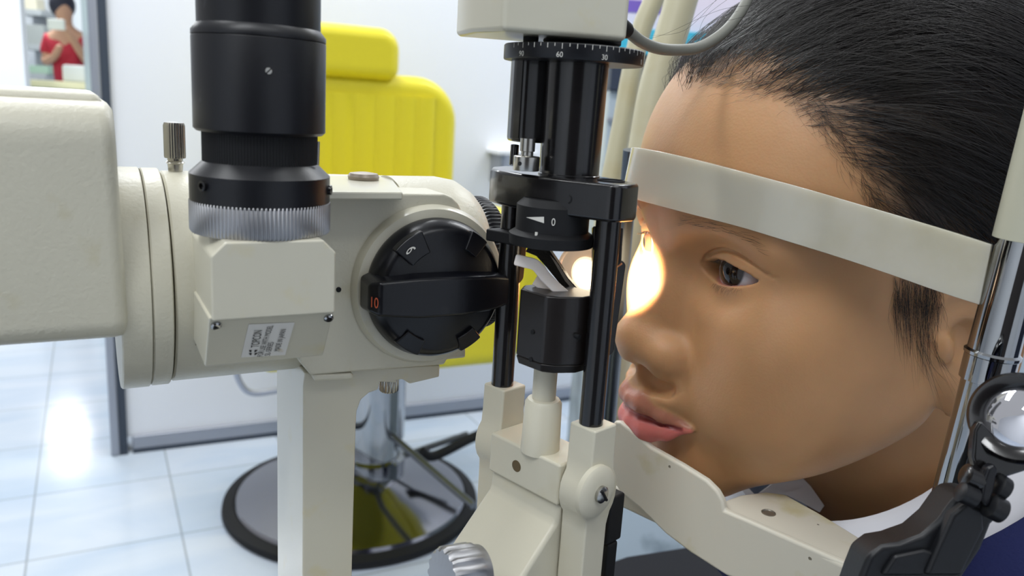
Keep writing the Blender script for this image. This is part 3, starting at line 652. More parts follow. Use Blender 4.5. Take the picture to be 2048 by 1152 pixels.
# condenser lens behind the mirror; lamplight in glass and mount put in as emission
MC = W(1110, 545, .245)
lc = W(1163, 545, .255); ln = np.array([.80, -.60, 0]); ln = ln/np.linalg.norm(ln)
ln2 = CAM-lc; ln2[2] = 0; ln2 /= np.linalg.norm(ln2); nn_ = ln2*.85+np.array([-.5, .1, 0]); nn_ /= np.linalg.norm(nn_)
lg = mat('lit_condenser_glass', (250, 232, 200), .1, emit=((1., .84, .60), 5.), coat=1.)
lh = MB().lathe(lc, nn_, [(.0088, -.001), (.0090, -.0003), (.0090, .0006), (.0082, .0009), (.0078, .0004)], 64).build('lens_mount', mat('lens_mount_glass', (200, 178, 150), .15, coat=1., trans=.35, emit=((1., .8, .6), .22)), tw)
MB().lathe(lc+RW[:, 0]*.0022+RW[:, 1]*.0004, nn_, [(.0056, .0008), (.0056, .0012), (.0045, .0019), (.003, .0024), (.0004, .0026)], 64).build('condenser_lens', lg, lh)
# prism block under the mirror
pb = W(1112, 640, .240)
PBF = Frame(pb[0], pb[1], 45)
zpt = zat(*PBF.w(-.006, -.006, 0)[:2], 594); zpb = zat(*PBF.w(-.006, -.006, 0)[:2], 748)
plan = [(-.0085, .0075), (-.0085, -.0030), (-.0062, -.0062), (.000, -.0100), (.0075, -.0100), (.0085, -.008), (.0085, .0085), (-.004, .0105)]
low = [(x*.92, y*.92) for x, y in plan]
prm = MB().slab(PBF, plan, zpb+.0025, zpt); prm.build('prism_block', M['brown_black'], tw, bevel=.0007)
MB().slab(PBF, low, zpb, zpb+.0026, plan).build('prism_foot', M['brown_black'], tw, bevel=.0004)
for px, py in ((1070, 663), (1066, 718), (1153, 672)):
    h = PBF.hit(px, py, x=-.0076) if px < 1100 else PBF.hit(px, py, y=-.0095)
    n_ = -PBF.a if px < 1100 else -PBF.b
    MB().lathe(PBF.w(h[0], h[1], h[2]), n_, [(.0007, -.002), (.0007, .0012)], 16).build('block_screw', M['black_matt'], tw)
# the tilted mirror: from its top-left at (1075,485) down to (1165,600)
mb_ = [(1050, 503), (1062, 486), (1094, 494), (1112, 520), (1136, 556), (1174, 598), (1146, 599), (1118, 566), (1092, 534), (1072, 512)]
Pm = [W(px, py, .2445+(py-545)*.00001) for px, py in mb_]; bk = RW[:, 2]*.0035+RW[:, 0]*.0012; n = len(Pm)
mir = MB().add(Pm+[p+bk for p in Pm], [tuple(range(n)), tuple(range(2*n-1, n-1, -1))]+[(i, i+n, (i+1) % n+n, (i+1) % n) for i in range(n)]).build('mirror', mat('mirror_mount', (40, 38, 34), .3, .4, bump=(1800, .6, .0003)), tw, bevel=.0003)
Pm = [W(px, py, .2440+(py-545)*.00001) for px, py in ((1100, 510), (1113, 524), (1137, 560), (1170, 596), (1160, 596), (1130, 562))]; bk = RW[:, 2]*.0008; n = len(Pm)
MB().add(Pm+[p+bk for p in Pm], [tuple(range(n)), tuple(range(2*n-1, n-1, -1))]+[(i, i+n, (i+1) % n+n, (i+1) % n) for i in range(n)]).build('mirror_glass', mat('mirror_silver', (225, 220, 205), .12, 1.), mir, smooth=None)
# curled white paper shade in front of the mirror
wp = mat('white_plastic_tab', (238, 225, 216), .35, sss=(.4, (.004, .003, .002), 1.))
def ribbon(name, pts, w, th, m, parent, wd):
    mb = MB(); n = len(pts); vs = []; fs = []
    for i, p in enumerate(pts):
        T = pts[min(i+1, n-1)]-pts[max(i-1, 0)]; T /= np.linalg.norm(T); s_ = wd-T*(wd@T); s_ /= np.linalg.norm(s_); nn = np.cross(T, s_)
        ww = w[i] if hasattr(w, '__len__') else w
        vs += [p-s_*ww-nn*th, p+s_*ww-nn*th, p+s_*ww+nn*th, p-s_*ww+nn*th]
    for i in range(n-1):
        for k in range(4): fs.append((i*4+k, i*4+(k+1) % 4, i*4+4+(k+1) % 4, i*4+4+k))
    fs += [(0, 1, 2, 3), (n*4-1, n*4-2, n*4-3, n*4-4)]
    return mb.add(vs, fs).build(name, m, parent, bevel=.0003, smooth=60)
tabp = spline([W(1030, 519, .238), W(1050, 524, .237), W(1072, 531, .236), W(1092, 555, .236), W(1115, 578, .237), W(1132, 592, .238)], 6)
ribbon('curled_tab', tabp, [.0012]+[.0017]*(len(tabp)-2)+[.0012], .0004, wp, tw, np.array([.1, .25, 1.]))
tabp = spline([W(1070, 560, .241), W(1085, 570, .240), W(1105, 583, .239), W(1128, 594, .239)], 6)
ribbon('curled_tab', tabp, .0016, .0005, wp, tw, np.array([.2, .2, 1.]))
# oval deflector plates: bronze disc by the left rod, dark curved blade by the right rod
bz_ = mat('bronze_plate', (128, 92, 62), .35, .3)
def oval(c, hw2, hh, nrm, th, up=np.array([0, 0, 1.]), lean=0., n=40):
    nrm = nrm/np.linalg.norm(nrm); e = np.cross(up, nrm); e /= np.linalg.norm(e); u = np.cross(nrm, e)
    vs = []
    for k in range(n):
        a = 2*PI*k/n; x = hw2*math.cos(a); z = math.sin(a); zz = (hh-hw2)*np.sign(z)+hw2*z
        vs.append(c+e*(x+lean*zz)+u*zz)
    vs += [v_-nrm*th for v_ in vs]
    return MB().add(vs, [tuple(range(n)), tuple(range(2*n-1, n-1, -1))]+[(i, i+n, (i+1) % n+n, (i+1) % n) for i in range(n)])
c = W(1029, 523, .2575); nv = CAM-c; nv[2] = 0
oval(c, .0034, .0078, nv, .001, lean=.03).build('oval_plate', bz_, tw, bevel=.0002)
c = W(1227, 618, .243); nv = CAM-c; nv[2] = 0
oval(c, .0021, .0150, nv+np.array([.1, 0, 0]), .0012, lean=.05).build('oval_plate', M['brown_black'], tw, bevel=.0003)
# channel cut into the right rod's guard
gp_ = [(1186, 452), (1247, 455), (1243, 526), (1228, 537), (1218, 552), (1210, 590), (1212, 612), (1225, 628), (1224, 660), (1184, 660)]
gz = [W(px, py, .2335) for px, py in gp_]; back_ = RW[:, 2]*.004
n = len(gz); MB().add(gz+[g_+back_ for g_ in gz], [tuple(range(n)), tuple(range(2*n-1, n-1, -1))]+[(i, i+n, (i+1) % n+n, (i+1) % n) for i in range(n)]).build('rod_guard', M['brown_black'], tw, bevel=.0005)
cop = mat('lamplight_edge', (214, 140, 92), .35, .2)  # warm lens light on the guard edge put into its colour
ep = spline([W(1243, 527, .236), W(1228, 538, .236), W(1217, 556, .236), W(1210, 592, .236), W(1214, 612, .236), W(1224, 630, .236)], 6)
ribbon('guard_edge', ep, .0018, .0003, cop, tw, RW[:, 2].copy())
# ---- cream yoke below
def il(L, x=None, y=None): return [(lambda h: (h[0], h[1], h[2]))(IF.hit(px, py, x=x, y=y)) for px, py in L]
for nm, (cx_, cy_), ztop_, py_piv, sgn in (('yoke_arm', (rx, ry), zr0, 980, -1), ('yoke_arm', (lx, ly), zl0, 880, 1)):
    zp = zat(*IF.w(cx_, cy_, 0)[:2], py_piv); x0, x1_ = cx_-.0042, cx_+.0062; P = []
    r_ = .0098
    P += [(x0, ztop_), (x1_, ztop_), (x1_, zp+.011)]
    for k in range(1, 8): a = math.radians(60-120*k/8); P.append((cx_+.001+r_*.92*math.cos(a)*.9, zp+r_*math.sin(a)))
    P += [(x1_-.0006, zp-.011), (x1_, TABLE_Z+.02), (x0, TABLE_Z+.02), (x0-.0004, zp-.011)]
    for k in range(1, 8): a = math.radians(240-120*k/8); P.append((cx_+.001+r_*.92*math.cos(a)*.9, zp+r_*math.sin(a)))
    P += [(x0-.0002, zp+.011)]
    MB().prism(IF, P, cy_-.0052, cy_+.0046).build(nm, M['cream_arm'], tw, bevel=.0007)
    if sgn < 0: zpr = zp
# pivot cap with slotted screw
hc = IF.hit(1187, 981, y=ry-.0052)
pcn = MB().lathe(IF.w(hc[0], ry-.0050, hc[2]), -IF.b, [(.0082, 0), (.0082, .0016), (.0072, .0024), (.003, .0026)], 64).build('pivot_cap', M['cream_arm'], tw)
scw = MB().lathe(IF.w(hc[0]+.0003, ry-.0074, hc[2]-.0002), -IF.b, [(.0026, 0), (.0026, .0012), (.0020, .0016), (.0006, .0017)], 32).build('pivot_screw', M['steel'], pcn)
c = IF.w(hc[0]+.0003, ry-.0090, hc[2]-.0002); dd = IF.a*.6+np.array([0, 0, -.8])
MB().tube([c-dd*.0024, c+dd*.0024], .0005, 6).build('screw_slot', M['black_matt'], scw)
# cross block with bore
xf = -.0078
za = [IF.hit(px, py, x=xf) for px, py in ((983, 868), (1108, 922), (1096, 1002), (980, 944))]
zt_ = (za[0][2]+za[1][2])/2; zb_ = (za[2][2]+za[3][2])/2
print('cross block', [np.round(a_, 4) for a_ in za])
MB().box(IF, xf, .008, ry+.0048, ly-.0048, zb_, zt_).build('cross_block', M['cream_arm'], tw, bevel=.0009)
h = IF.hit(1033, 932, x=xf)
MB().lathe(IF.w(xf, h[1], h[2]), -IF.a, [(.0019, -.004), (.0019, .00012), (.0016, .00015)], 32).build('bore', mat('bore_shade', (96, 82, 58), .6), tw)  # flat brown disc on the face, painted as the hole's inner shade
# central stem with collar
stc = W(1088, 790, .249)
zc0 = zt_-.001; zc1 = zat(stc[0], stc[1], 797); zc2 = zat(stc[0], stc[1], 742)
MB().lathe((stc[0], stc[1], 0), (0, 0, 1), [(.0062, zc0), (.0058, zc1-.0012), (.0050, zc1), (.0037, zc1+.0002), (.0037, zc2+.004)], 48).build('stem', M['cream_arm'], tw)
# slanting casting under the block
pf = [(xf+.0014, zb_+.0005), (.0075, zb_+.0005), (.0075, TABLE_Z+.02), (-.034, TABLE_Z+.02), (-.034, zb_-.034), (-.029, zb_-.027), (xf+.0006, zb_-.006)]
MB().prism(IF, pf, ry+.0050, ly-.0050).build('tilt_casting', M['cream_arm'], tw, bevel=.0016)
kc = W(922, 1150, .222); ka = np.array([-.80, -.55, .12])
MB().lathe(kc, ka, [(.0075, -.006), (.0078, -.004), (.0085, -.003), (.0085, .005), (.0078, .0062), (.003, .0066)], knurl=(16, .0007, 2, 4)).build('tilt_knob', M['alu'], tw)
# dark rear arm visible right of the yoke
c = W(1222, 1000, .27)
AF = Frame(c[0], c[1], 45)
MB().box(AF, -.004, .004, -.003, .004, zat(c[0], c[1], 1078), zat(c[0], c[1], 985)).build('rear_bracket', M['black_matt'], tw, bevel=.001)
MB().box(AF, -.003, .0025, -.003, .002, zat(c[0], c[1], 1400), zat(c[0], c[1], 1078)).build('rear_bracket', M['black_matt'], tw, bevel=.001)
# base slide that carries post and yoke on the table
ZT = ZA-.30
MB().box(IF, -.16, .03, ry-.02, ly+.03, TABLE_Z, TABLE_Z+.022).build('base_slide', M['cream_arm'], tw, bevel=.003)
# the mirror's beam
# ------------------------------------------------------------------ chin and forehead rest
hrest = thing('patient_headrest', 'chrome and cream head rest frame with white plastic forehead band and chin bar', 'headrest', W(1900, 1150, .3)*np.array([1, 1, 0])+np.array([0, 0, TABLE_Z]))
def poleline(pa, pb, ext0=0., ext1=0.):
    d = pb-pa; L = np.linalg.norm(d); d /= L; return pa-d*ext0, pb+d*ext1, d
# near pole (lean follows the photo): chrome tube, stepped sleeve and cream upper tube
A_, B_ = W(2042, 490, .226), W(1905, 1010, .246)
dA = (A_-B_)/np.linalg.norm(A_-B_)
def pole_at(py):
    lo, hi = -.6, .6
    for _ in range(50):
        m_ = (lo+hi)/2
        if pix(B_+dA*m_)[1] > py: lo = m_
        else: hi = m_
    return B_+dA*lo
rP = .00715
t_low = B_-dA*.30
zz = lambda py: (pole_at(py)-B_)@dA
LB = (TABLE_Z-B_[2])/dA[2]
MB().lathe(B_, dA, [(rP*.89, LB), (rP*.89, zz(762)), (rP*1.0, zz(760)), (rP*1.0, zz(712)), (rP*1.05, zz(710)), (rP*1.06, zz(704)), (rP*.96, zz(700)), (rP*.89, zz(480))], 64).build('pole', M['chrome'], hrest)
MB().lathe(B_, dA, [(rP*1.0, zz(481)), (rP*1.06, zz(480)), (rP*1.06, zz(480)+.14), (rP*.9, zz(480)+.15)], 48).build('upper_sleeve', mat('sleeve_grey_cream', (184, 182, 162), .35), hrest)
MB().lathe(B_, dA, [(rP*.5, LB+.004), (rP*1.6, LB+.004), (rP*1.6, LB+.02), (rP*1.2, LB+.03)], 48).build('pole_foot', M['black_matt'], hrest)
# far pole
A2, B2 = W(1263, 300, .37), W(1222, 780, .42)
d2 = (A2-B2)/np.linalg.norm(A2-B2)
MB().lathe(B2, d2, [(.0040, max(-.2, (TABLE_Z-B2[2])/d2[2]+.001)), (.0040, np.linalg.norm(A2-B2))], 32).build('pole', mat('far_pole_steel', (96, 104, 112), .3, .9), hrest)
# forehead band: plan spline (column, distance), strip 22 mm high
bt = [(1284, 303, .335), (1268, 298, .318), (1276, 296, .304), (1320, 303, .294), (1400, 321, .283), (1500, 347, .273), (1600, 374, .263), (1700, 403, .254), (1800, 432, .245), (1900, 462, .236), (1985, 489, .229)]
bb = [(1272, 425, .341), (1248, 418, .322), (1252, 396, .307), (1300, 406, .297), (1380, 427, .286), (1480, 453, .276), (1580, 484, .266), (1680, 515, .257), (1780, 548, .248), (1880, 583, .239), (1960, 609, .232)]
# chin rest: cast bar with a cup for the chin
u_ = np.array([.72, -.69, 0]); ang = math.degrees(math.atan2(u_[1], u_[0]))
cpt0 = W(1447, 1020, .292)
KF = Frame(cpt0[0], cpt0[1], ang)                  # x along the bar towards the near pole, y away from the camera
def kq(L, y=0.): return [KF.xz(px, py, y) for px, py in L]
front = kq([(1226, 842), (1240, 844), (1261, 860), (1302, 895), (1364, 930), (1413, 961), (1434, 982), (1445, 1002), (1448, 1021), (1500, 1043), (1600, 1087), (1700, 1131), (1780, 1168), (1900, 1225), (1930, 1250), (1850, 1260), (1640, 1220), (1452, 1152), (1380, 1106), (1330, 1068), (1280, 1018), (1240, 985), (1222, 960)])
nf = len(front)
tk_ = .0032
MB().prism(KF, front, 0, tk_).build('chin_cup_wall', M['chinrest'], hrest, bevel=.0012, seg=4)
# beam behind the lip: its flat top carries a screw and runs to the pole
zl_ = KF.hit(1480, 1034, y=0)[2]
def topz(px, py, z): h = KF.hit(px, py, z=z); return (h[0], h[1])
zt0 = KF.xz(1447, 1022, 0)[1]; zt1 = KF.xz(1720, 1143, 0)[1]
print('beam z', zt0, zt1)
ztop_ = (zt0+zt1)/2
topP = [topz(px, py, ztop_) for px, py in ((1436, 1016), (1447, 1000), (1480, 988), (1530, 982), (1572, 987), (1600, 1003), (1640, 1025), (1690, 1055), (1740, 1086), (1800, 1112), (1900, 1165), (1900, 1226), (1720, 1145), (1600, 1088), (1500, 1044))]
print('top plan', [(round(a*1000), round(b*1000)) for a, b in topP])
MB().slab(KF, topP, ztop_-.016, ztop_).build('chin_beam', M['chinrest'], hrest, bevel=.0016, seg=4)
h = KF.hit(1537, 1026, z=ztop_)
sc2 = MB().lathe(KF.w(h[0], h[1], ztop_), (0, 0, 1), [(.0026, -.001), (.0026, .0002), (.0021, .0003), (.0019, .00005), (.0019, .00004)], 32).build('beam_screw', mat('worn_steel', (150, 146, 136), .4, .8), hrest)
# chin trough behind the lip
tp_ = [(-.062, tk_), (.002, tk_), (.002, .030), (-.062, .030)]
zc_ = KF.xz(1400, 990, 0)[1]
MB().slab(KF, tp_, zc_-.022, zc_-.014).build('chin_tray', M['chinrest'], hrest, bevel=.002)
# clamp that joins the bar to the pole (black cast bracket, lower right)
bkt = thing('fixation_lens_arm', 'black jointed plastic arm holding a round lens in a ring at the lower right', 'lens arm', W(1850, 1150, .235))
bo = [(1722, 1152), (1738, 1112), (1765, 1092), (1800, 1086), (1845, 1070), (1880, 1040), (1905, 1005), (1925, 985), (1960, 985), (1998, 1010), (2008, 1028), (1985, 1050), (1965, 1100), (1930, 1152), (1900, 1215), (1700, 1215)]
def camslab(name, L, d0, th_, m, parent, bev, tilt=(0, 0)):
    P = [W(px, py, d0+(px-1900)*tilt[0]+(py-1000)*tilt[1]) for px, py in L]; bk = RW[:, 2]*th_; n = len(P)
    return MB().add(P+[p+bk for p in P], [tuple(range(n)), tuple(range(2*n-1, n-1, -1))]+[(i, i+n, (i+1) % n+n, (i+1) % n) for i in range(n)]).build(name, m, parent, bevel=bev, seg=4)
pm = mat('arm_black', (25, 26, 29), .42, bump=(900, .15, .0002))
camslab('clamp_body', bo, .208, .012, pm, bkt, .0016, (0, .00002))
camslab('clamp_web', [(1764, 1152), (1790, 1112), (1850, 1100), (1880, 1108), (1850, 1152)], .2065, .003, pm, bkt, .0010, (0, .00002))
camslab('arm_strip', [(1850, 1152), (1905, 1030), (1935, 1005), (1968, 1020), (1970, 1060), (1925, 1152)], .2052, .004, pm, bkt, .0012, (0, .00002))
# hinge barrels
def rod(name, p, q, r, m, parent, bev=.0008): return MB().lathe(p, q-p, [(r*.7, 0), (r, r*.15), (r, np.linalg.norm(q-p)-r*.15), (r*.7, np.linalg.norm(q-p))], 40).build(name, m, parent)
rod('hinge_barrel', W(1918, 982, .204), W(1952, 998, .204), .0026, pm, bkt)
rod('hinge_barrel', W(1975, 1008, .204), W(2006, 1024, .204), .0032, pm, bkt)
rod('hinge_pin', W(1928, 948, .206), W(1962, 962, .206), .0030, M['black_gloss'], bkt)
rod('hinge_pin', W(1988, 968, .206), W(2010, 982, .206), .0034, pm, bkt)
camslab('link_plate', [(1962, 1000), (1968, 960), (1976, 935), (1990, 928), (1997, 940), (1990, 975), (1982, 1010), (1972, 1016)], .203, .003, M['black_plastic'], bkt, .0008)
camslab('link_arm', [(1946, 915), (1950, 860), (1962, 840), (2000, 880), (2062, 905), (2075, 935), (2004, 958), (1975, 950), (1952, 938)], .2065, .003, M['black_gloss'], bkt, .0008)
# ring with lens
rcn = W(2037, 836, .205); rn = CAM-rcn; rn /= np.linalg.norm(rn)
rn = rn+RW[:, 0]*-.10-RW[:, 1]*.15; rn /= np.linalg.norm(rn)
k = .205/FPX
MB().lathe(rcn, rn, [(.0079, -.003), (.0112, -.003), (.0116, -.0015), (.0116, .0012), (.0108, .0022), (.0092, .0020), (.0079, .0010), (.0079, -.003)], 96, cap=False).build('lens_ring', M['black_gloss'], bkt)
MB().lathe(rcn, rn, [(.0112, -.0034), (.0114, -.0036), (.0114, -.0030), (.0110, -.0028)], 96, cap=False).build('chrome_trim', M['chrome'], bkt)
MB().lathe(rcn, rn, [(.0079, -.001), (.0079, .0002), (.006, .0014), (.003, .0021), (.0005, .0023)], 64).build('lens', mat('mirror_lens', (214, 214, 220), .03, .92), bkt)
# beige upright tubes behind the forehead
tb = thing('beige_conduit', 'thick beige upright tube rising behind the forehead, the right one of the pair', 'tube', W(1292, 290, .46))
MB().tube(spline([W(1212, 900, .46), W(1222, 800, .46), W(1234, 680, .46), W(1250, 550, .46), W(1270, 420, .46), W(1290, 290, .46), W(1312, 170, .46), (W(1345, 60, .46)), W(1372, -30, .46), W(1420, -160, .46)], 10), [.0094]*91, 32).build('tube_wall', M['tube'], tb)
tb.name = 'beige_tube'
o = MB().tube(spline([W(1186, 640, .50), W(1198, 530, .50), W(1212, 420, .50), W(1228, 330, .50), W(1246, 240, .50), W(1262, 150, .50), W(1282, 62, .50), W(1312, -10, .50), W(1350, -90, .50)], 8), .0063, 24).build('beige_tube', M['tube'])
tag(o, 'thinner beige tube curving upward, the left one beside the scale ring', 'tube')
# grey cable from the lamp housing
kp_ = [W(1230, 40, .250), W(1256, 62, .252), W(1284, 84, .256), (W(1318, 97, .262)), W(1356, 100, .268), W(1394, 96, .272), W(1430, 78, .276), W(1462, 50, .278), W(1490, 8, .28), W(1512, -50, .285), W(1540, -140, .29)]
o = MB().tube(spline(kp_, 8), .0019, 20).build('lamp_cable', M['cable'])
tag(o, 'grey rubber cable looping from the cream lamp housing toward the dark hair', 'cable')
MB().lathe(W(1249, 58, .2505), W(1262, 70, .253)-W(1249, 58, .2505), [(.0022, -.004), (.0026, -.002), (.0026, .001), (.0022, .002)], 24).build('cable_gland', M['black_matt'], tw)
# instrument table
TF = Frame(*(W(1300, 1106, .1)[:2]*0), 28)
e = KF  # far edge passes under the photo's row 1106
hh = CAM+ray(1300, 1108)*((TABLE_Z-H)/ray(1300, 1108)[2]); TF = Frame(hh[0], hh[1], 28)
tbl = thing('instrument_table', 'dark navy black topped instrument table under the slit lamp', 'table', (TF.w(0, -.3, 0)))
tpl = [(.16*math.cos(a)*0+x, y) for a in (0,) for x, y in ((-.62, -.52), (.08, -.52), (.08, -.004), (.03, .0), (-.02, .006), (-.07, .0), (-.12, -.02), (-.62, -.06))]
MB().slab(TF, tpl, TABLE_Z-.03, TABLE_Z).build('table_top', mat('table_navy', (12, 14, 22), .6, spec=.2, bump=(300, .1, .0004)), tbl, bevel=.004)
MB().lathe(TF.w(-.27, -.28, 0), (0, 0, 1), [(.2, 0), (.2, .02), (.05, .04), (.04, .05), (.04, TABLE_Z-.03)], 48).build('table_column', M['frame_alu'], tbl)
# ------------------------------------------------------------------ the girl: head as one continuous surface from a distance field (millimetres)
def _rot(y, p, r):
    cy, sy, cp, sp, cr, sr = math.cos(y), math.sin(y), math.cos(p), math.sin(p), math.cos(r), math.sin(r)
    return np.array([[cy, -sy, 0], [sy, cy, 0], [0, 0, 1]])@np.array([[cp, 0, sp], [0, 1, 0], [-sp, 0, cp]])@np.array([[1, 0, 0], [0, cr, -sr], [0, sr, cr]])
HR = _rot(math.radians(199.1), math.radians(.86), math.radians(-1.04)); HO = CAM+np.array([.0652, .3072, -.0527])
def hw(p): return (np.asarray(p, float)/1000)@HR.T+HO            # head millimetres -> world
def hl(p): return ((np.asarray(p, float)-HO)@HR)*1000
def smin(a, b, k): h = np.maximum(k-np.abs(a-b), 0)/k; return np.minimum(a, b)-h*h*k*.25
def smax(a, b, k): return -smin(-a, -b, k)
def ell(x, y, z, c, r, lean=0.):
    px, py, pz = (x-c[0]), (y-c[1]), (z-c[2])
    if lean: px = px-lean*pz
    k0 = np.sqrt((px/r[0])**2+(py/r[1])**2+(pz/r[2])**2); k1 = np.sqrt((px/r[0]**2)**2+(py/r[1]**2)**2+(pz/r[2]**2)**2)+1e-6
    return k0*(k0-1)/k1
def cap(x, y, z, a, b, ra, rb=None):
    rb = ra if rb is None else rb; a = np.array(a, np.float32); b = np.array(b, np.float32); d = b-a; L = float(d@d)
    t = np.clip(((x-a[0])*d[0]+(y-a[1])*d[1]+(z-a[2])*d[2])/L, 0, 1)
    return np.sqrt((x-a[0]-t*d[0])**2+(y-a[1]-t*d[1])**2+(z-a[2]-t*d[2])**2)-(ra+(rb-ra)*t)
EYE = (-12.6, 29.0, 0.)
def lidz(q):     # q = distance from the eye centre along the lid line (outer positive)
    u = np.clip(1-(q/13.6)**2, 0, 1); t = .085*q
    up = 4.6*np.clip(1-((q+2.2)/14.6)**2, 0, 1)**.62+t-.4-.15*np.clip(q, 0, 14)*np.clip(1-(q/13.6)**2, 0, 1); lo = -4.3*np.clip(1-((q-.5)/14.)**2, 0, 1)**.7+t-.2
    return up, lo
LIPU = [((15.0, 0, -58.6), (13.2, 6.0, -58.0), 4.2, 4.5), ((13.2, 6.0, -58.0), (9.0, 14.0, -60.6), 4.5, 3.0), ((9.0, 14.0, -60.6), (1.9, 21.8, -63.5), 3.0, .7)]
LIPL = [((12.8, 0, -68.6), (11.0, 7, -68.3), 5.6, 5.5), ((11.0, 7, -68.3), (7.4, 14.5, -66.6), 5.5, 3.4), ((7.4, 14.5, -66.6), (1.9, 21.6, -63.8), 3.4, .7)]
SEAM = [((19.0, 0, -63.0, 1.5), (15.6, 8, -62.7, 1.3)), ((15.6, 8, -62.7, 1.3), (10.6, 15, -63.1, .8)), ((10.6, 15, -63.1, .8), (5.0, 20.8, -63.6, .35))]
CREASES = []
def lips(x, y, z):
    d = None
    for L in (LIPU, LIPL):
        e = None
        for a, b, ra, rb in L: c = cap(x, y, z, a, b, ra, rb); e = c if e is None else smin(e, c, 2.)
        d = e if d is None else np.minimum(d, e)
    return d
def earsdf(x, y, z):
    cx, cz = -80.5, -16.
    lx = x-cx-.20*(z-cz)*1.0; lz = z-cz
    yy = y-66.-.22*(-(lx))        # the ear stands out towards the back
    d = np.sqrt((np.sqrt((lx/1.0)**2+(lz/1.62)**2)-15.2)**2*1.25+yy**2)-2.9
    d = d+np.clip((lx-6)/6, 0, 1)*np.clip(1-np.abs(lz)/22, 0, 1)*4
    bowl = ell(lx, yy, lz, (1., -3.5, 2.), (16., 4.2, 24.)); d = smin(d, bowl, 3.5)
    anti = cap(lx, yy, lz, (-6, -.3, 12), (-7.5, -.3, -8), 2.4, 2.6); d = smin(d, anti, 3)
    d = smax(d, -ell(lx, yy, lz, (3.5, 1.5, -3.), (7.2, 5.5, 9.)), 2.5)
    d = smin(d, ell(lx, yy, lz, (11.5, -.6, -5.), (3.6, 3.6, 5.6)), 3)
    d = smin(d, ell(lx, yy, lz, (4.5, -.8, -24.), (7.6, 3.2, 8.4)), 4)
    return d
def face(x, y, z):
    x = x.astype(np.float32); y = y.astype(np.float32); z = z.astype(np.float32); s = y; y = np.abs(y)
    d = ell(x, y, z, (-82, 0, 30), (90, 70, 80))
    d = smin(d, ell(x, y, z, (-34, 0, 30), (41, 58, 50)), 24)
    d = smin(d, ell(x, y, z, (-40, 0, -22), (41, 57, 52)), 18)
    d = smin(d, ell(x, y, z, (-22, 0, -52), (30, 32, 30)), 16)
    d = smin(d, ell(x, y, z, (-21, 36, -23), (21, 23, 22)), 16)
    d = smin(d, ell(x, y, z, (-34, 31, -50), (30, 26, 28)), 18)
    d = smin(d, ell(x, y, z, (-56, 39, -34), (34, 22, 30)), 16)
    d = smin(d, cap(x, y, z, (-66, 45, -44), (-18, 13, -84), 12, 12.5), 16)
    d = smin(d, ell(x, y, z, (-14, 0, -84), (17, 18, 13)), 13)
    d = smin(d, cap(x, y, z, (-92, 0, -40), (-158, 0, -165), 43, 44), 10)
    # brow, sockets, bridge
    d = smin(d, cap(x, y, z, (-3, 10, 15), (-12, 44, 14), 9, 8.5), 12)
    d = smax(d, -ell(x, y, z, (9, 30, -1), (13, 18, 12)), 9)
    d = smin(d, cap(x, y, z, (-1.5, 0, 8), (10.5, 0, -24), 5.0, 6.2), 9)
    d = smin(d, ell(x, y, z, (2.5, 0, -25), (13, 12.5, 21), .25), 9)
    d = smin(d, ell(x, y, z, (14.6, 0, -31.5), (9.6, 10.6, 8.6)), 5)
    d = smin(d, ell(x, y, z, (10.5, 0, -35), (11.5, 15, 8.2)), 5)
    d = smin(d, ell(x, y, z, (7.8, 12.2, -37.6), (8.6, 6.8, 7.6)), 6)
    d = smin(d, cap(x, y, z, (8, 0, -44), (18.5, 0, -38.5), 3.5, 3.2), 4)
    # muzzle
    d = smin(d, ell(x, y, z, (6, 0, -53), (9.5, 19, 10)), 7)
    # eyelids
    de = np.sqrt((x-EYE[0])**2+(y-EYE[1])**2+(z-EYE[2])**2)
    d = smin(d, de-13.5, 5)
    q = y-EYE[1]; up, lo = lidz(q)
    for a, b, ra, rb, kk in CREASES: d = smax(d, -cap(x, y, z, a, b, ra, rb), kk)
    ap = np.maximum(np.maximum(z-up, lo-z)*1.0, np.abs(q)-13.6); ap = np.maximum(ap, 11.75-de); ap = np.maximum(ap, -(x+20))
    d = smax(d, -ap, .9)
    # nostrils
    d = smax(d, -cap(x, y, z, (14.5, 5.6, -46), (8.0, 7.5, -37), 3.8, 2.6), 2.2)
    d = smax(d, -cap(x, y, z, (12.5, 9.0, -49.5), (9.0, 15, -49.5), 3.4, 2.6), 3.5)
    # lips
    L = None
    for Ls in (LIPU, LIPL):
        for a, b, ra, rb in Ls: c = cap(x, y, z, a, b, ra, rb); d = smin(d, c, 2.8)
    for a, b in SEAM: d = smax(d, -cap(x, y, z, a[:3], b[:3], a[3], b[3]), 1.0)
    d = smax(d, -cap(x, y, z, (19.5, 0, -50), (19, 0, -45), 1.6, 1.6), 3.5)   # philtrum
    d = smax(d, -cap(x, y, z, (11.5, 0, -76.5), (4, 14, -75), 1.6, 1.2), 6)  # below the lower lip
    e = earsdf(x, y, z); d = smin(d, e, 4)
    return d
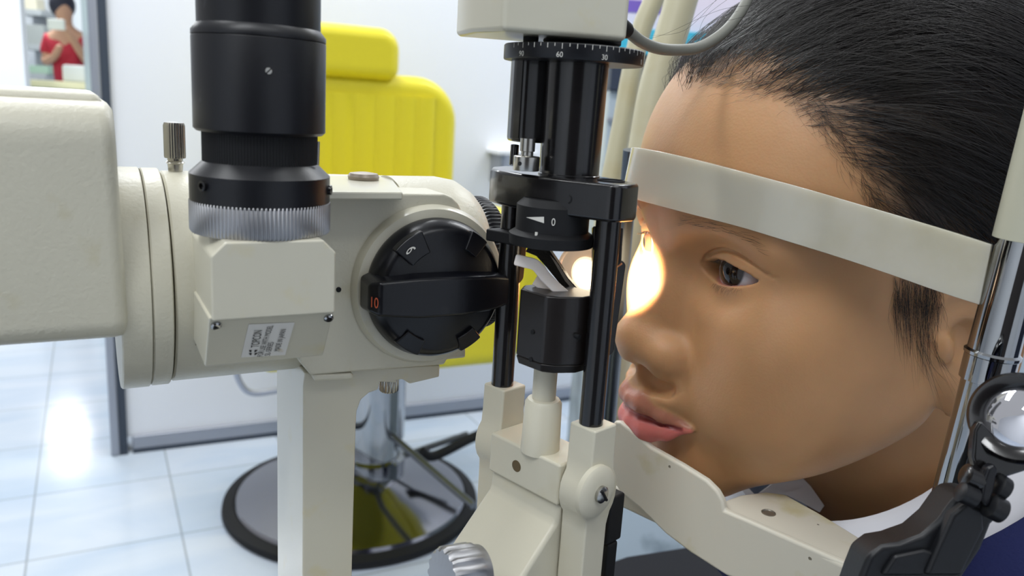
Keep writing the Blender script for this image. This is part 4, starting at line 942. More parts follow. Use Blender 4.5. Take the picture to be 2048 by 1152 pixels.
def netgrid(f, xs, ys, zs, S=6):
    """surface nets on a rectilinear grid, evaluated only near the surface"""
    nx, ny, nz = len(xs), len(ys), len(zs)
    ix = np.r_[np.arange(0, nx-1, S), nx-1]; iy = np.r_[np.arange(0, ny-1, S), ny-1]; iz_ = np.r_[np.arange(0, nz-1, S), nz-1]
    Xc, Yc, Zc = np.meshgrid(xs[ix], ys[iy], zs[iz_], indexing='ij'); Cc = f(Xc, Yc, Zc)
    D = np.empty((nx, ny, nz), np.float32)
    for a in range(len(ix)-1):
        for b in range(len(iy)-1):
            for c in range(len(iz_)-1):
                sl = (slice(ix[a], ix[a+1]+1), slice(iy[b], iy[b+1]+1), slice(iz_[c], iz_[c+1]+1))
                q = Cc[a:a+2, b:b+2, c:c+2]; dg = math.dist((xs[ix[a]], ys[iy[b]], zs[iz_[c]]), (xs[ix[a+1]], ys[iy[b+1]], zs[iz_[c+1]]))
                if np.abs(q).min() > dg*1.05: D[sl] = q.flat[0]
                else:
                    gx, gy, gz = np.meshgrid(xs[sl[0]], ys[sl[1]], zs[sl[2]], indexing='ij'); D[sl] = f(gx, gy, gz)
    neg = D < 0
    cnt = np.zeros((nx-1, ny-1, nz-1), np.int8)
    for i in (0, 1):
        for j in (0, 1):
            for k in (0, 1): cnt += neg[i:nx-1+i, j:ny-1+j, k:nz-1+k]
    act = np.argwhere((cnt > 0) & (cnt < 8)); idx = -np.ones((nx-1, ny-1, nz-1), np.int32); idx[tuple(act.T)] = np.arange(len(act))
    P = np.zeros((len(act), 3)); n = np.zeros(len(act)); A = [xs, ys, zs]
    for ax in range(3):
        o1, o2 = [(1, 2), (0, 2), (0, 1)][ax]
        for u in (0, 1):
            for v in (0, 1):
                a = act.copy(); a[:, o1] += u; a[:, o2] += v; b = a.copy(); b[:, ax] += 1
                da = D[tuple(a.T)]; db = D[tuple(b.T)]; m = (da < 0) != (db < 0); t = np.where(m, da/(da-db+1e-12), 0)
                pa = np.stack([A[k][a[:, k]] for k in range(3)], 1); pb = np.stack([A[k][b[:, k]] for k in range(3)], 1)
                P[m] += (pa+(pb-pa)*t[:, None])[m]; n[m] += 1
    P /= n[:, None]
    F = []
    for ax in range(3):
        o1, o2 = [(1, 2), (2, 0), (0, 1)][ax]; s0 = [slice(None)]*3; s1 = [slice(None)]*3; s0[ax] = slice(0, -1); s1[ax] = slice(1, None)
        ch = neg[tuple(s0)] != neg[tuple(s1)]; e = np.argwhere(ch)
        ok = (e[:, o1] > 0) & (e[:, o2] > 0) & (e[:, o1] < D.shape[o1]-1) & (e[:, o2] < D.shape[o2]-1); e = e[ok]
        fl_ = neg[tuple(e.T)]; q = []
        for u, v in ((1, 1), (0, 1), (0, 0), (1, 0)):
            c = e.copy(); c[:, o1] -= u; c[:, o2] -= v; q.append(idx[tuple(c.T)])
        q = np.stack(q, 1); q[~fl_] = q[~fl_][:, ::-1]; F.append(q)
    return P, np.concatenate(F)
def axis_pts(lo, hi, a, b, fine, coarse):
    return np.unique(np.r_[np.arange(lo, a, coarse), np.arange(a, b, fine), np.arange(b, hi+coarse, coarse)].astype(np.float32))
xs = axis_pts(-178, 30, -30, 28, .62, 2.0); ys = axis_pts(-76, 82, -46, 46, .75, 1.9); zs = axis_pts(-172, 114, -74, 12, .62, 1.9)
import time as _t; _t0 = _t.time()
def march_many(PX, f=None):
    """head-local points seen at pixels"""
    f = f or face; PX = np.atleast_2d(np.asarray(PX, float)); o = hl(CAM); r = np.array([ray(*p) for p in PX]); r /= np.linalg.norm(r, axis=1, keepdims=True); r = r@HR; t = np.full(len(PX), 150.)
    for _ in range(90):
        p = o+r*t[:, None]; d = f(p[:, 0], p[:, 1], p[:, 2]); t = t+np.maximum(d*.75, .01)*(d > .04)*(t < 900)
    return o+r*t[:, None]
def march(px, py): return march_many([(px, py)])[0]
def grad(P, f=face, h=.4):
    x, y, z = P[:, 0], P[:, 1], P[:, 2]
    d0 = f(x, y, z); g = np.stack([f(x+h, y, z)-d0, f(x, y+h, z)-d0, f(x, y, z+h)-d0], 1); return g/(np.linalg.norm(g, axis=1, keepdims=True)+1e-9)
CN_ALL = []
for L_, r_, kk in ((((1404, 528), (1412, 514), (1426, 505), (1443, 501), (1468, 507), (1500, 526), (1532, 549), (1562, 567)), (.15, .75, .9, .9, .85, .75, .4, .05), .6),
                   ):
    r_ = [float(v[0]) for v in spline([np.array([q__]) for q__ in r_], 3)]; L_ = [tuple(v) for v in spline([np.array(v, float) for v in L_], 3)]
    Q_ = list(march_many(L_)); Q_ = [q__-grad(q__[None])[0]*.85*max(rr_, 0) for q__, rr_ in zip(Q_, r_)]
    CN = [(tuple(Q_[i]), tuple(Q_[i+1]), r_[i], r_[i+1], kk) for i in range(len(Q_)-1)]; CN_ALL.append(CN)
CREASES = [c for g_ in CN_ALL for c in g_]
for p in ((1290, 483), (1275, 500), (1332, 495), (1304, 564), (1287, 595), (1262, 623), (1245, 655), (1241, 668), (1252, 689), (1350, 747), (1374, 713), (1241, 762), (1246, 823), (1376, 860)): print('hit', p, march(*p).round(1))
HP, HF = netgrid(face, xs, ys, zs)
print('head mesh', len(HP), len(HF), round(_t.time()-_t0, 1), 's')
def np_mesh(name, V, F, k=None):
    me = bpy.data.meshes.new(name); k = F.shape[1]; me.vertices.add(len(V)); me.vertices.foreach_set('co', np.ascontiguousarray(V, np.float32).ravel())
    me.loops.add(F.size); me.loops.foreach_set('vertex_index', F.astype(np.int32).ravel())
    me.polygons.add(len(F)); me.polygons.foreach_set('loop_start', np.arange(len(F), dtype=np.int32)*k); me.polygons.foreach_set('loop_total', np.full(len(F), k, np.int32))
    me.update(calc_edges=True); me.validate(); return me
# --- skin colour: lips, scalp under the hair, lid rims
def hairmask(P):
    x, y, z = P[:, 0], np.abs(P[:, 1]), P[:, 2]
    # front hairline as a height over the distance around the head
    az = np.degrees(np.arctan2(y, x+75))          # 0 = straight ahead, 90 = ear side
    hlz = np.interp(az, [0, 7, 18, 28, 35, 42, 47, 52, 56, 60, 66, 70, 74, 78, 84, 90, 96, 104, 112, 180], [64, 69, 71, 66, 60, 53, 46, 38, 28, 16, 4, 0, 2, 8, 14, 16, 14, -10, -45, -70])
    return z-hlz, az
hm, az = hairmask(HP)
lip = lips(HP[:, 0].astype(np.float32), np.abs(HP[:, 1]).astype(np.float32), HP[:, 2].astype(np.float32))
def sm(v, a, b): t = np.clip((v-a)/(b-a), 0, 1); return t*t*(3-2*t)
skin = np.array([.51, .283, .137]); lipc = np.array([.62, .18, .16]); scalp = np.array([.050, .040, .036]); rim = np.array([.42, .17, .13])
col = np.tile(skin, (len(HP), 1))
ya = np.abs(HP[:, 1]); de = np.linalg.norm(np.stack([HP[:, 0]-EYE[0], ya-EYE[1], HP[:, 2]-EYE[2]], 1), axis=1)
w_ = (1-sm(lip, .3, 1.5))[:, None]; lc2 = np.where((HP[:, 2] > -62.8)[:, None], [.40, .165, .105], lipc); col = col*(1-w_)+lc2*w_; lipw = w_.copy()
sd_ = None
for a, b in SEAM: c = cap(HP[:, 0].astype(np.float32), np.abs(HP[:, 1]).astype(np.float32), HP[:, 2].astype(np.float32), a[:3], b[:3], a[3]*.8, b[3]*.8); sd_ = c if sd_ is None else np.minimum(sd_, c)
w2 = (1-sm(sd_, .1, 1.1))[:, None]; col = col*(1-w2)+np.array([.26, .045, .045])*w2  # mouth seam darkened in colour: inner lip red plus painted shade
up, lo = lidz(ya-EYE[1]); inn = (1-sm(de, 12.6, 13.6))*(HP[:, 0] > -18)*(np.abs(ya-EYE[1]) < 18); col = col*(1-inn[:, None])+rim*inn[:, None]
sk = (sm(hm, -8, 12)*.58+sm(hm, 4, 30)*.38)[:, None]; col = col*(1-sk)+scalp*sk
crown = sm(-HP[:, 0], 10, 40)[:, None]*0
headme = np_mesh('head', hw(HP), HF)
la = headme.attributes.new('moist', 'FLOAT', 'POINT'); la.data.foreach_set('value', lipw[:, 0].astype(np.float32))
ca = headme.color_attributes.new('tone', 'FLOAT_COLOR', 'POINT'); ca.data.foreach_set('color', np.c_[col, np.ones(len(col))].astype(np.float32).ravel())
def skin_mat():
    m = mat('skin', (190, 145, 110), .45, sss=(.35, (.0036, .0014, .0008), 1.)); nt = m.node_tree; b = nt.nodes['Principled BSDF']; L = nt.links.new
    a = nt.nodes.new('ShaderNodeAttribute'); a.attribute_name = 'tone'
    tc = nt.nodes.new('ShaderNodeTexCoord')
    n = nt.nodes.new('ShaderNodeTexNoise'); n.inputs['Scale'].default_value = 55; n.inputs['Detail'].default_value = 4; L(tc.outputs['Object'], n.inputs['Vector'])
    r = nt.nodes.new('ShaderNodeMapRange'); r.inputs[3].default_value = .86; r.inputs[4].default_value = 1.12; L(n.outputs[0], r.inputs[0])
    x = nt.nodes.new('ShaderNodeMix'); x.data_type = 'RGBA'; x.blend_type = 'MULTIPLY'; x.inputs[0].default_value = 1; L(a.outputs['Color'], x.inputs[6]); L(r.outputs[0], x.inputs[7]); L(x.outputs[2], b.inputs['Base Color'])
    v = nt.nodes.new('ShaderNodeTexVoronoi'); v.inputs['Scale'].default_value = 1100; L(tc.outputs['Object'], v.inputs['Vector'])
    n2 = nt.nodes.new('ShaderNodeTexNoise'); n2.inputs['Scale'].default_value = 400; n2.inputs['Detail'].default_value = 3; L(tc.outputs['Object'], n2.inputs['Vector'])
    ad = nt.nodes.new('ShaderNodeMath'); ad.operation = 'MULTIPLY_ADD'; L(v.outputs['Distance'], ad.inputs[0]); ad.inputs[1].default_value = .5; L(n2.outputs[0], ad.inputs[2])
    u = nt.nodes.new('ShaderNodeBump'); u.inputs['Strength'].default_value = .22; u.inputs['Distance'].default_value = .00025; L(ad.outputs[0], u.inputs['Height']); L(u.outputs[0], b.inputs['Normal'])
    b.inputs['Subsurface Anisotropy'].default_value = .6
    a2 = nt.nodes.new('ShaderNodeAttribute'); a2.attribute_name = 'moist'; r2 = nt.nodes.new('ShaderNodeMapRange'); r2.inputs[3].default_value = .45; r2.inputs[4].default_value = .36; L(a2.outputs['Fac'], r2.inputs[0]); L(r2.outputs[0], b.inputs['Roughness'])
    return m
girl = link('person', headme, skin_mat(), None, smooth=180)
tag(girl, 'girl with dark pulled back hair resting her chin and forehead, lit at her far eye', 'person')
# --- eyeballs
def eye_mat(name, axis, c_iris=(.030, .016, .010)):
    m = mat(name, (225, 222, 220), .08, coat=.5, spec=.25); nt = m.node_tree; b = nt.nodes['Principled BSDF']; L = nt.links.new
    tc = nt.nodes.new('ShaderNodeTexCoord'); d = nt.nodes.new('ShaderNodeVectorMath'); d.operation = 'NORMALIZE'; L(tc.outputs['Object'], d.inputs[0])
    q = nt.nodes.new('ShaderNodeVectorMath'); q.operation = 'DOT_PRODUCT'; L(d.outputs[0], q.inputs[0]); q.inputs[1].default_value = tuple(axis)
    ac = nt.nodes.new('ShaderNodeMath'); ac.operation = 'ARCCOSINE'; L(q.outputs['Value'], ac.inputs[0])
    r = nt.nodes.new('ShaderNodeValToRGB'); L(ac.outputs[0], r.inputs[0]); e = r.color_ramp.elements
    e[0].position = .175; e[0].color = (.004, .003, .003, 1); e[1].position = .195; e[1].color = (*c_iris, 1)
    for p, c in ((.46, tuple(v*1.3 for v in c_iris)), (.50, (.02, .016, .016, 1)[:3]), (.56, (.38, .36, .38)), (.9, (.42, .34, .33))):
        k = e.new(p); k.color = (*c, 1)
    L(r.outputs[0], b.inputs['Base Color']); return m
for s, nm, gp in ((1, 'near', (1457, 541)), (-1, 'far', (1291, 484))):
    c = hw((EYE[0], s*EYE[1], 0)); r_ = ray(*gp); r_ /= np.linalg.norm(r_); oc = CAM-c; bq = r_@oc; dq = max(bq*bq-oc@oc+.012**2, 0); ax = CAM+r_*(-bq-math.sqrt(dq))-c; ax /= np.linalg.norm(ax)
    print('gaze', nm, (ax@HR).round(2), dq)
    mb = MB().ball((0, 0, 0), .0120, 64, 48); V = np.array(mb.v); t = V@ax/.012; ang = np.arccos(np.clip(t, -1, 1)); bul = np.clip(1-(ang/.5)**2, 0, 1)
    V = V*(1+.085*bul**1.0)[:, None]; V = V+c
    me = fixn(mesh(V, mb.f)); o = link('eye', me, eye_mat('eye_'+nm, ax, (.012, .007, .005) if s > 0 else (.10, .05, .03)), girl, smooth=180, loc=c)  # far iris coloured lighter, the beam's light put into it
# --- hair, brows, lashes as fine tapered fibres
def fibres(name, strands, rad, m, parent, label=None):
    """strands: list of (n,3) arrays in head mm; rad in mm"""
    V = []; F = []; base = 0
    for s, rd in zip(strands, rad if hasattr(rad, '__len__') else [rad]*len(strands)):
        n = len(s); T = np.gradient(s, axis=0); T /= np.linalg.norm(T, axis=1, keepdims=True)+1e-9
        u = np.cross(T, [.3, .2, .93]); u /= np.linalg.norm(u, axis=1, keepdims=True)+1e-9; w = np.cross(T, u)
        r = rd*np.clip(1.15-np.linspace(0, 1, n)**3, .12, 1)[:, None]
        ring = np.stack([s+u*r, s+(-.5*u+.866*w)*r, s+(-.5*u-.866*w)*r], 1).reshape(-1, 3); V.append(ring)
        i = np.arange(n-1)[:, None]*3; k = np.array([0, 1, 2]); j = np.array([1, 2, 0])
        F.append((base+np.stack([i+k, i+j, i+3+j, i+3+k], 2)).reshape(-1, 4)); base += n*3
    V = hw(np.concatenate(V)); F = np.concatenate(F); me = np_mesh(name, V, F)
    return link(name, me, m, parent, smooth=180)
hairm = mat('black_hair', (22, 19, 18), .34, spec=.7)
hairm.node_tree.nodes['Principled BSDF'].inputs['Base Color'].default_value = (.014, .011, .010, 1)
def headonly(x, y, z): return face(x, y, z)
N = 17000
cand = np.where((hm > -5) & (HP[:, 0] > -150) & ((HP[:, 1] > -30) | (HP[:, 0] > -70)) & (HP[:, 2] > -60))[0]
# sample vertices evenly by area of the coarse/fine grid
wgt = np.where(HP[cand, 2] < 12, .35, 1.)*np.clip((hm[cand]+5)/14, .12, 1); wgt *= np.where(az[cand] > 84, .5, 1)
ear_ = earsdf(HP[cand, 0], np.abs(HP[cand, 1]), HP[cand, 2]) < 1.5; wgt[ear_] = 0
roots = HP[rng.choice(cand, N, p=wgt/wgt.sum())].copy()
steps = 18
Pn = roots.copy(); depth = rng.uniform(.4, 5.5, N); path = [Pn.copy()]
side = (np.abs(Pn[:, 1]) > 35)
hm_r, az_r = hairmask(roots)
T1 = np.array([-165., 10, 8]); 
lenf = rng.uniform(.7, 1.25, N)*np.where(hm_r < 3, rng.uniform(.12, .5, N), 1.)
wig = rng.normal(0, .06, (N, 3))
cl = rng.integers(0, 420, N); clv = rng.normal(0, .07, (420, 3))
for k in range(steps):
    tgt = T1-Pn; dist = np.linalg.norm(tgt, axis=1, keepdims=True); dr = tgt/dist
    # temple hair first sweeps down, crown hair lifts over the top
    tmp = sm(az_r, 40, 75)*(roots[:, 2] < 70)*(1-k/steps)**1.5
    dr = dr+np.c_[np.zeros(N), np.zeros(N), -.75*tmp]+np.c_[np.zeros(N), np.zeros(N), .25*(1-tmp)*(roots[:, 2] > 60)*(k < 7)]
    dr = dr+wig*.8+clv[cl]*1.1+rng.normal(0, .03, (N, 3))
    g = grad(Pn); dr = dr-g*(dr*g).sum(1, keepdims=True); dr /= np.linalg.norm(dr, axis=1, keepdims=True)
    Pn = Pn+dr*(6.8*lenf)[:, None]
    low = (Pn[:, 0] < -44) & (Pn[:, 0] > -116) & (Pn[:, 2] < 13) & (np.abs(Pn[:, 1]) > 40); Pn[low, 2] += (13-Pn[low, 2])*.7
    want = depth*min(1, (k+1)/4)
    dd = face(Pn[:, 0], Pn[:, 1], Pn[:, 2]); g = grad(Pn); Pn = Pn+g*((want-dd)*.8)[:, None]
    path.append(Pn.copy())
path = np.stack(path, 1)
hair = fibres('hair', list(path), list(rng.uniform(.045, .085, N)), hairm, girl)
# loose strands: long ones on the temple, sideburn wisps, fly-aways over the brow of the hairline
def surf_strands(specs, n=5):
    """specs: strands given as [(px, py, lift), ...]; all have points on the skin"""
    flat = [p for s_ in specs for p in s_]; P = march_many([(p[0], p[1]) for p in flat]); P = P+grad(P)*np.array([p[2] for p in flat])[:, None]
    out = []; i = 0
    for s_ in specs: out.append(np.array(spline(list(P[i:i+len(s_)]), n))); i += len(s_)
    return out
S_ = []
for pts in (((1562, 95), (1572, 150), (1592, 200), (1640, 255), (1700, 290), (1745, 303)), ((1600, 60), (1620, 130), (1655, 190), (1720, 240), (1800, 290), (1880, 350)),
            ((1660, 160), (1690, 220), (1740, 262), (1800, 300)), ((1566, 110), (1580, 170), (1600, 240), (1650, 300))): S_.append([(x, y, 1.5) for x, y in pts])
for i in range(360):          # sideburn in front of the ear
    x0 = rng.uniform(1785, 1885); y0 = rng.uniform(550, 615); y1 = y0+rng.uniform(30, 210)*(1-.55*abs(x0-1830)/55); x1 = x0+(1836-x0)*.30*(y1-y0)/150+rng.normal(2, 10)
    S_.append([(x0, y0, .4), ((x0+x1)/2+rng.normal(-3, 4), (y0+y1)/2, .8), (x1, y1, .8)])
for i in range(26):
    x0 = rng.uniform(1815, 1870); y0 = rng.uniform(630, 700); e_ = rng.uniform(30, 60); S_.append([(x0, y0, .6), (x0+e_*.35, y0+55, 1.2), (x0+e_, y0+rng.uniform(90, 130), 1.3)])
for i in range(520):          # fine down running back from the temple hairline
    t = rng.uniform(0, 1); x0 = 1618+195*t+abs(rng.normal(0, 34))-12; y0 = 215+290*t**1.15+rng.normal(-4, 18); L_ = rng.uniform(20, 64)
    ang = math.radians(rng.normal(40, 16)+22*t); S_.append([(x0, y0, .25), (x0+L_*.5*math.cos(ang)-3, y0+L_*.5*math.sin(ang), .7), (x0+L_*math.cos(ang), y0+L_*math.sin(ang), .8)])
for i in range(420):          # short baby hair on the front hairline
    x0 = rng.uniform(1395, 1640); y0 = 178-(1560-x0)*.18+rng.normal(0, 16)+(x0 > 1560)*(x0-1560)*.7; L_ = rng.uniform(22, 50)
    S_.append([(x0, y0, .2), (x0+L_*.5, y0-6+rng.normal(0, 3), .7), (x0+L_, y0-8+rng.normal(0, 6), .7)])
L = surf_strands(S_)
fibres('loose_hair', L, [.034]*len(L), hairm, girl)
L = []
for pts in (((1432, 0, .262), (1370, 60, .262), (1300, 72, .262)), ((1520, 10, .264), (1440, 20, .262), (1330, 68, .262), (1290, 78, .262)), ((1460, -5, .27), (1410, 35, .268), (1395, 78, .268)),
            ((1475, 22, .27), (1420, 45, .268), (1385, 78, .268)), ((1500, 30, .27), (1450, 40, .268), (1466, 10, .27)), ((1440, -5, .268), (1385, 40, .266), (1366, 80, .266))):
    s = spline([hl(W(*p)) for p in pts], 10); L.append(np.array(s))
fibres('flyaway_hair', L, .055, hairm, girl)
# eyebrow (sparse) and lashes
for s in (1, -1):
    L = []
    Q = rng.uniform(-15, 17, 90); Z = 17.5+rng.normal(0, 1.2, 90)-.012*(Q+4)**2*.8; X = np.full(90, 16.)
    for _ in range(60): dd = face(X, s*(29+Q), Z); X = X-np.maximum(dd*.8, 0)
    P = np.stack([X+.15, s*(29+Q), Z], 1); E1 = P+np.c_[np.full(90, -1.2)-Q*.04, s*rng.uniform(3, 6, 90), rng.normal(.2, .5, 90)-Q*.05]
    d1 = face(E1[:, 0], E1[:, 1], E1[:, 2]); E1 = E1+grad(E1)*(.4-d1)[:, None]; Mi = (P+E1)/2; d1 = face(Mi[:, 0], Mi[:, 1], Mi[:, 2]); Mi = Mi+grad(Mi)*(.45-d1)[:, None]
    for i in range(60): L.append(np.array(spline([P[i], Mi[i], E1[i]], 4)))
    fibres('eyebrow', L, .04, hairm, girl)
    L = []
    for i in range(70):          # upper lashes
        q = -9+20*i/70; u_, l_ = lidz(np.array([q])); z = float(u_[0]); xx = EYE[0]+math.sqrt(max(13.1**2-q*q-z*z, 1)); a = np.array([xx, s*(29+q), z])
        o = np.array([.62, s*q*.035, -.25]); L.append(np.array(spline([a, a+o*2.2+np.array([0, 0, -.3]), a+o*rng.uniform(4.2, 5.2)+np.array([0, 0, rng.uniform(-.3, .5)])], 4)))
    for i in range(44):
        q = -12+23*i/44; u_, l_ = lidz(np.array([q])); z = float(l_[0]); xx = EYE[0]+math.sqrt(max(13.1**2-q*q-z*z, 1)); a = np.array([xx, s*(29+q), z-.3])
        L.append(np.array(spline([a, a+np.array([1.1, s*rng.normal(0, .4), -1.0]), a+np.array([1.5, s*rng.normal(-.3, .7), -2.8+rng.normal(0, .6)])], 3)))
    fibres('eyelashes', L, .032, hairm, girl)
# --- clothes
def loft(name, secs, m, th=None, n=72):
    vs = []; fs = []
    for (cx, cz, ra, rb, tau, *ro) in secs:
        ro = ro[0] if ro else 0.
        c_, s_ = math.cos(math.radians(tau)), math.sin(math.radians(tau))
        for k in range(n):
            a = 2*PI*k/n; ex = 2.2
            ca_, sa = math.cos(a), math.sin(a); xx = ra*math.copysign(abs(ca_)**(2/ex), ca_); yy = rb*math.copysign(abs(sa)**(2/ex), sa)
            vs.append(hw((cx+xx*c_, yy, cz+xx*s_+yy*ro)))
    for i in range(len(secs)-1):
        for k in range(n): j = (k+1) % n; fs.append((i*n+k, i*n+j, (i+1)*n+j, (i+1)*n+k))
    me = fixn(mesh(vs, fs)); o = link(name, me, m, girl, smooth=60)
    if th: s = o.modifiers.new('cloth', 'SOLIDIFY'); s.thickness = th; s.offset = 0
    return o
shirt = mat('white_shirt', (226, 226, 232), .8, bump=(250, .25, .0004))
knit = mat('navy_vest', (24, 32, 78), .85, bump=(700, .5, .0006))
loft('shirt_collar', [(-100, -94, 50, 46, -28, -.1), (-97, -80, 57, 48, -28, -.12), (-98, -80, 60, 51, -28, -.12), (-107, -95, 66, 60, -28, -.05), (-114, -109, 70, 74, -26)], shirt, .0012)
loft('shirt_body', [(-112, -102, 60, 60, -28), (-124, -119, 76, 92, -26), (-150, -144, 84, 138, -22), (-185, -190, 92, 160, -14), (-225, -260, 96, 170, -8), (-300, -560, 112, 164, 0)], shirt, .001)
loft('vest', [(-119, -108, 72, 78, -32, .40), (-127, -122, 79, 98, -32, .30), (-152, -147, 88, 144, -26), (-187, -192, 95, 164, -14), (-227, -262, 99, 174, -8), (-302, -560, 115, 168, 0)], knit, .002)


fl_px = [(1512, 992, .352), (1545, 968, .352), (1580, 952, .353), (1600, 950, .354), (1622, 972, .354), (1650, 1012, .352), (1640, 1026, .350), (1600, 1004, .347), (1570, 990, .346), (1540, 1004, .348)]
Pf = [W(*p) for p in fl_px]; bk = RW[:, 2]*.0014; n = len(Pf)
MB().add(Pf+[p+bk for p in Pf], [tuple(range(n)), tuple(range(2*n-1, n-1, -1))]+[(i, i+n, (i+1) % n+n, (i+1) % n) for i in range(n)]).build('collar_point', shirt, girl, bevel=.0005)
# ------------------------------------------------------------------ forehead band, hugging the forehead
def clearband(L):
    out = []
    PX = [(p[0], p[1]) for p in L]; S = hw(march_many(PX)); 
    for p, s_ in zip(L, S):
        d = (s_-CAM)@RW[:, 2]; out.append((p[0], p[1], min(p[2], d-.0022) if .1 < d < .5 else p[2]))
    return out
bt = clearband(bt); bb = clearband(bb)
for L in (bt, bb):             # keep the strip taut: never dent away from the straight pull to the pole
    for _ in range(30):
        for i in range(3, len(L)-1): m_ = (L[i-1][2]+L[i+1][2])/2; L[i] = (L[i][0], L[i][1], min(L[i][2], m_+.0006))
print('band', [(int(p[0]), round(p[2], 4)) for p in bt], [(int(p[0]), round(p[2], 4)) for p in bb])
T_ = spline([W(*p) for p in bt], 8); B__ = spline([W(*p) for p in bb], 8)
n = len(T_); vs = []; fs = []; th = .0011
BANDPTS = []
for i in range(n):
    t = T_[min(i+1, n-1)]-T_[max(i-1, 0)]; t /= np.linalg.norm(t); up = T_[i]-B__[i]; nn = np.cross(t, up); nn /= np.linalg.norm(nn)
    if nn@(CAM-T_[i]) < 0: nn = -nn
    vs += [B__[i]+nn*th, T_[i]+nn*th, T_[i]-nn*th, B__[i]-nn*th]; BANDPTS.append(((T_[i]+B__[i])/2, nn))
for i in range(n-1):
    for k in range(4): fs.append((i*4+k, i*4+(k+1) % 4, i*4+4+(k+1) % 4, i*4+4+k))
fs += [(0, 1, 2, 3), (n*4-1, n*4-2, n*4-3, n*4-4)]
MB().add(vs, fs).build('forehead_band', M['bandm'], hrest, bevel=.0005, smooth=60)
# ------------------------------------------------------------------ person far behind, in a red shirt
bd_ = 7.4
def bp(px, py): return W(px, py, bd_)
bx, by = bp(138, 100)[0], bp(138, 100)[1]; KS = bd_/FPX
def bl(u, v, w=0.): p = bp(138+u, 100); return np.array([bx+u*KS, by+w, zat(bx, by, v)])
def body(name, verts, edges, m, parent=None, sub=2):
    me = bpy.data.meshes.new(name); c = np.array(verts[0][0]); me.from_pydata([tuple(np.array(p)-c) for p, r in verts], edges, [])
    o = bpy.data.objects.new(name, me); COL.objects.link(o); o.location = Vector(c)-(world_loc(parent) if parent else Vector((0, 0, 0)))
    if parent: o.parent = parent
    sk = o.modifiers.new('skin', 'SKIN'); me.materials.append(m); o.modifiers.new('sub', 'SUBSURF').levels = sub; o.modifiers['sub'].render_levels = sub
    for i, (p, r) in enumerate(verts): me.skin_vertices[0].data[i].radius = (r, r) if not hasattr(r, '__len__') else r
    me.skin_vertices[0].data[0].use_root = True; sk.use_smooth_shade = True
    return o
zf = 0.02; hz = bl(-10, 35)[2]
def q_(dx, z, dy=0.): return (bx+dx, by+dy, z)
sz = bl(0, 66)[2]
sk_ = M['skin_flat']
V = [(q_(0, sz-.62), .13), (q_(0, sz-.3), .12), (q_(0, sz-.06), .12), (q_(-.02, sz+.06), .055), (q_(-.03, sz+.20), .085), (q_(-.03, sz+.30), .07),
     (q_(-.16, sz-.05, 0), .055), (q_(-.19, sz-.28, -.06), .045), (q_(-.02, sz-.22, -.2), .035), (q_(.06, sz-.12, -.24), .03),
     (q_(.16, sz-.05, 0), .055), (q_(.22, sz-.27, -.08), .045), (q_(.16, sz-.05, -.24), .035), (q_(.10, sz+.04, -.26), .03),
     (q_(-.08, sz-.85), .085), (q_(-.08, .45), .06), (q_(-.08, .045), .045), (q_(.09, sz-.85), .085), (q_(.09, .45), .06), (q_(.09, .045), .045)]
E_ = [(0, 1), (1, 2), (2, 3), (3, 4), (4, 5), (2, 6), (6, 7), (7, 8), (8, 9), (2, 10), (10, 11), (11, 12), (12, 13), (0, 14), (14, 15), (15, 16), (0, 17), (17, 18), (18, 19)]
pers = body('person', V, E_, sk_)
tag(pers, 'person in a red short sleeved shirt standing far behind, hands raised holding something white', 'person')
body('shirt', [(q_(0, sz-.56), .155), (q_(0, sz-.3), .145), (q_(0, sz-.06), .145), (q_(-.165, sz-.06), .075), (q_(-.195, sz-.22, -.04), .065), (q_(.165, sz-.06), .075), (q_(.205, sz-.2, -.05), .065)], [(0, 1), (1, 2), (2, 3), (3, 4), (2, 5), (5, 6)], mat('red_shirt', (178, 44, 62), .7), pers)
body('trousers', [(q_(0, sz-.64), .15), (q_(-.08, sz-.85), .1), (q_(-.08, .12), .07), (q_(.09, sz-.85), .1), (q_(.09, .12), .07)], [(0, 1), (1, 2), (0, 3), (3, 4)], mat('dark_trousers', (52, 44, 58), .8), pers)
MB().ball(q_(-.055, sz+.245, .03), (.11, .11, .125), 28, 18).build('hair', mat('far_hair', (44, 46, 60), .6), pers)
tag(MB().box(F0, bx+.04, bx+.19, by-.40, by-.37, sz-.0, sz+.09).build('tablet', mat('white_device', (224, 230, 226), .4), bevel=.01), 'white object held up in the hands of the person in red', 'device')
tag(MB().box(F0, W(112, 150, 6.4)[0], W(160, 150, 6.4)[0], cy+.1, cy+.3, cz+.034, cz+.17).build('goods_box', mat('white_goods', (214, 220, 216), .5), bevel=.02), 'white box on the far counter in front of the person in red', 'box')
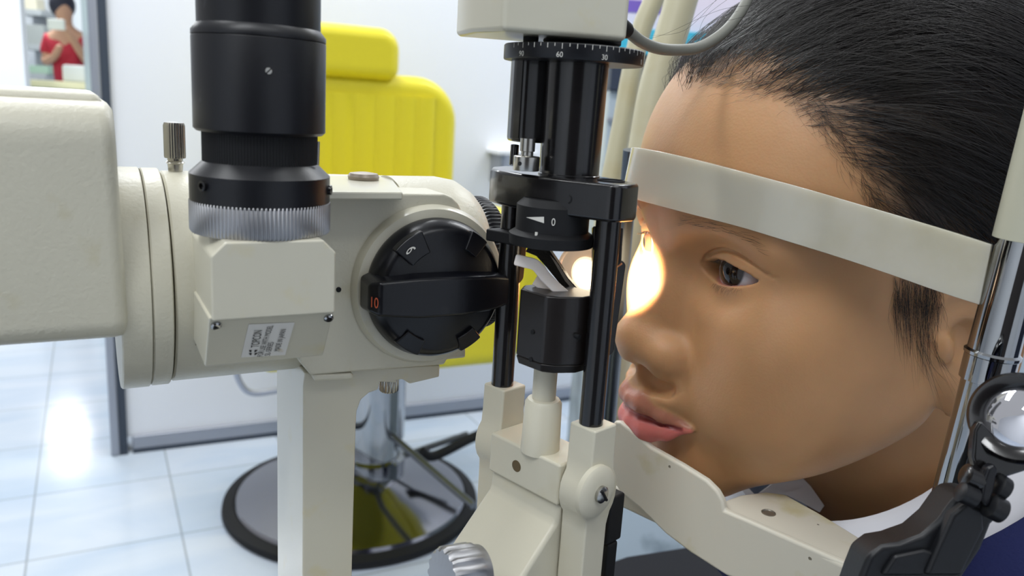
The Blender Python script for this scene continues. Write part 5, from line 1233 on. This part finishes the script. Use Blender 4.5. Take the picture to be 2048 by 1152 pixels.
# ------------------------------------------------------------------ camera, light, view
cd = bpy.data.cameras.new('camera'); cam = bpy.data.objects.new('camera', cd); COL.objects.link(cam)
cd.sensor_fit = 'HORIZONTAL'; cd.sensor_width = 36; cd.lens = 36*FPX/2048; cd.clip_start = .01
Mx = Matrix(((RW[0, 0], -RW[0, 1], -RW[0, 2], 0), (RW[1, 0], -RW[1, 1], -RW[1, 2], 0), (RW[2, 0], -RW[2, 1], -RW[2, 2], 0), (0, 0, 0, 1)))
cam.matrix_world = Matrix.Translation((0, 0, H)) @ Mx
cd.dof.use_dof = True; cd.dof.focus_distance = .268; cd.dof.aperture_fstop = (cd.lens/1000)/.0016
cd.dof.aperture_blades = 0
sc.camera = cam
sc.view_settings.view_transform = 'Standard'; sc.view_settings.look = 'None'; sc.view_settings.gamma = 1; sc.view_settings.exposure = 0.0
sc.view_settings.use_curve_mapping = False
wd = bpy.data.worlds.new('room_air'); sc.world = wd; wd.use_nodes = True
wd.node_tree.nodes['Background'].inputs[0].default_value = (.93, .96, 1.0, 1); wd.node_tree.nodes['Background'].inputs[1].default_value = .47
def area(name, loc, sx, sy, power, col=(1, 1, 1), rot=(0, 0, 0)):
    l = bpy.data.lights.new(name, 'AREA'); l.shape = 'RECTANGLE'; l.size = sx; l.size_y = sy; l.energy = power; l.color = col
    o = bpy.data.objects.new(name, l); COL.objects.link(o); o.location = loc; o.rotation_euler = rot; return o
# unseen ceiling lamps; those behind camera and far left added as fill light
for i, (x, y, p) in enumerate([(-.6, -1.0, 24), (.7, -.8, 8), (-.9, .4, 18), (.9, .6, 9), (-.7, 1.9, 34), (1.1, 2.4, 28), (-2.2, 3.6, 46), (-4.2, 4.6, 60), (-4.7, 7.8, 60)]):
    area('ceiling_fill_lamp', (x, y, 2.72), *((.5, .2) if y > 7 else (1.15, .30)), p, (.95, .98, 1.0), (0, 0, math.radians(28)))
#
# the beam that the slit lamp's mirror throws on the far eye
if 'lc' in globals():
    l = bpy.data.lights.new('lamp_beam', 'SPOT'); l.energy = 17.; l.color = (1., .72, .42); l.spot_size = math.radians(31); l.spot_blend = 1.; l.shadow_soft_size = .004
    o = bpy.data.objects.new('lamp_beam', l); COL.objects.link(o); p = lc+nn_*.0035; tgt = W(1290, 556, .338)
    p = lc+(tgt-lc)/np.linalg.norm(tgt-lc)*.011
    o.location = p; o.rotation_euler = Vector(tgt-p).to_track_quat('-Z', 'Y').to_euler()
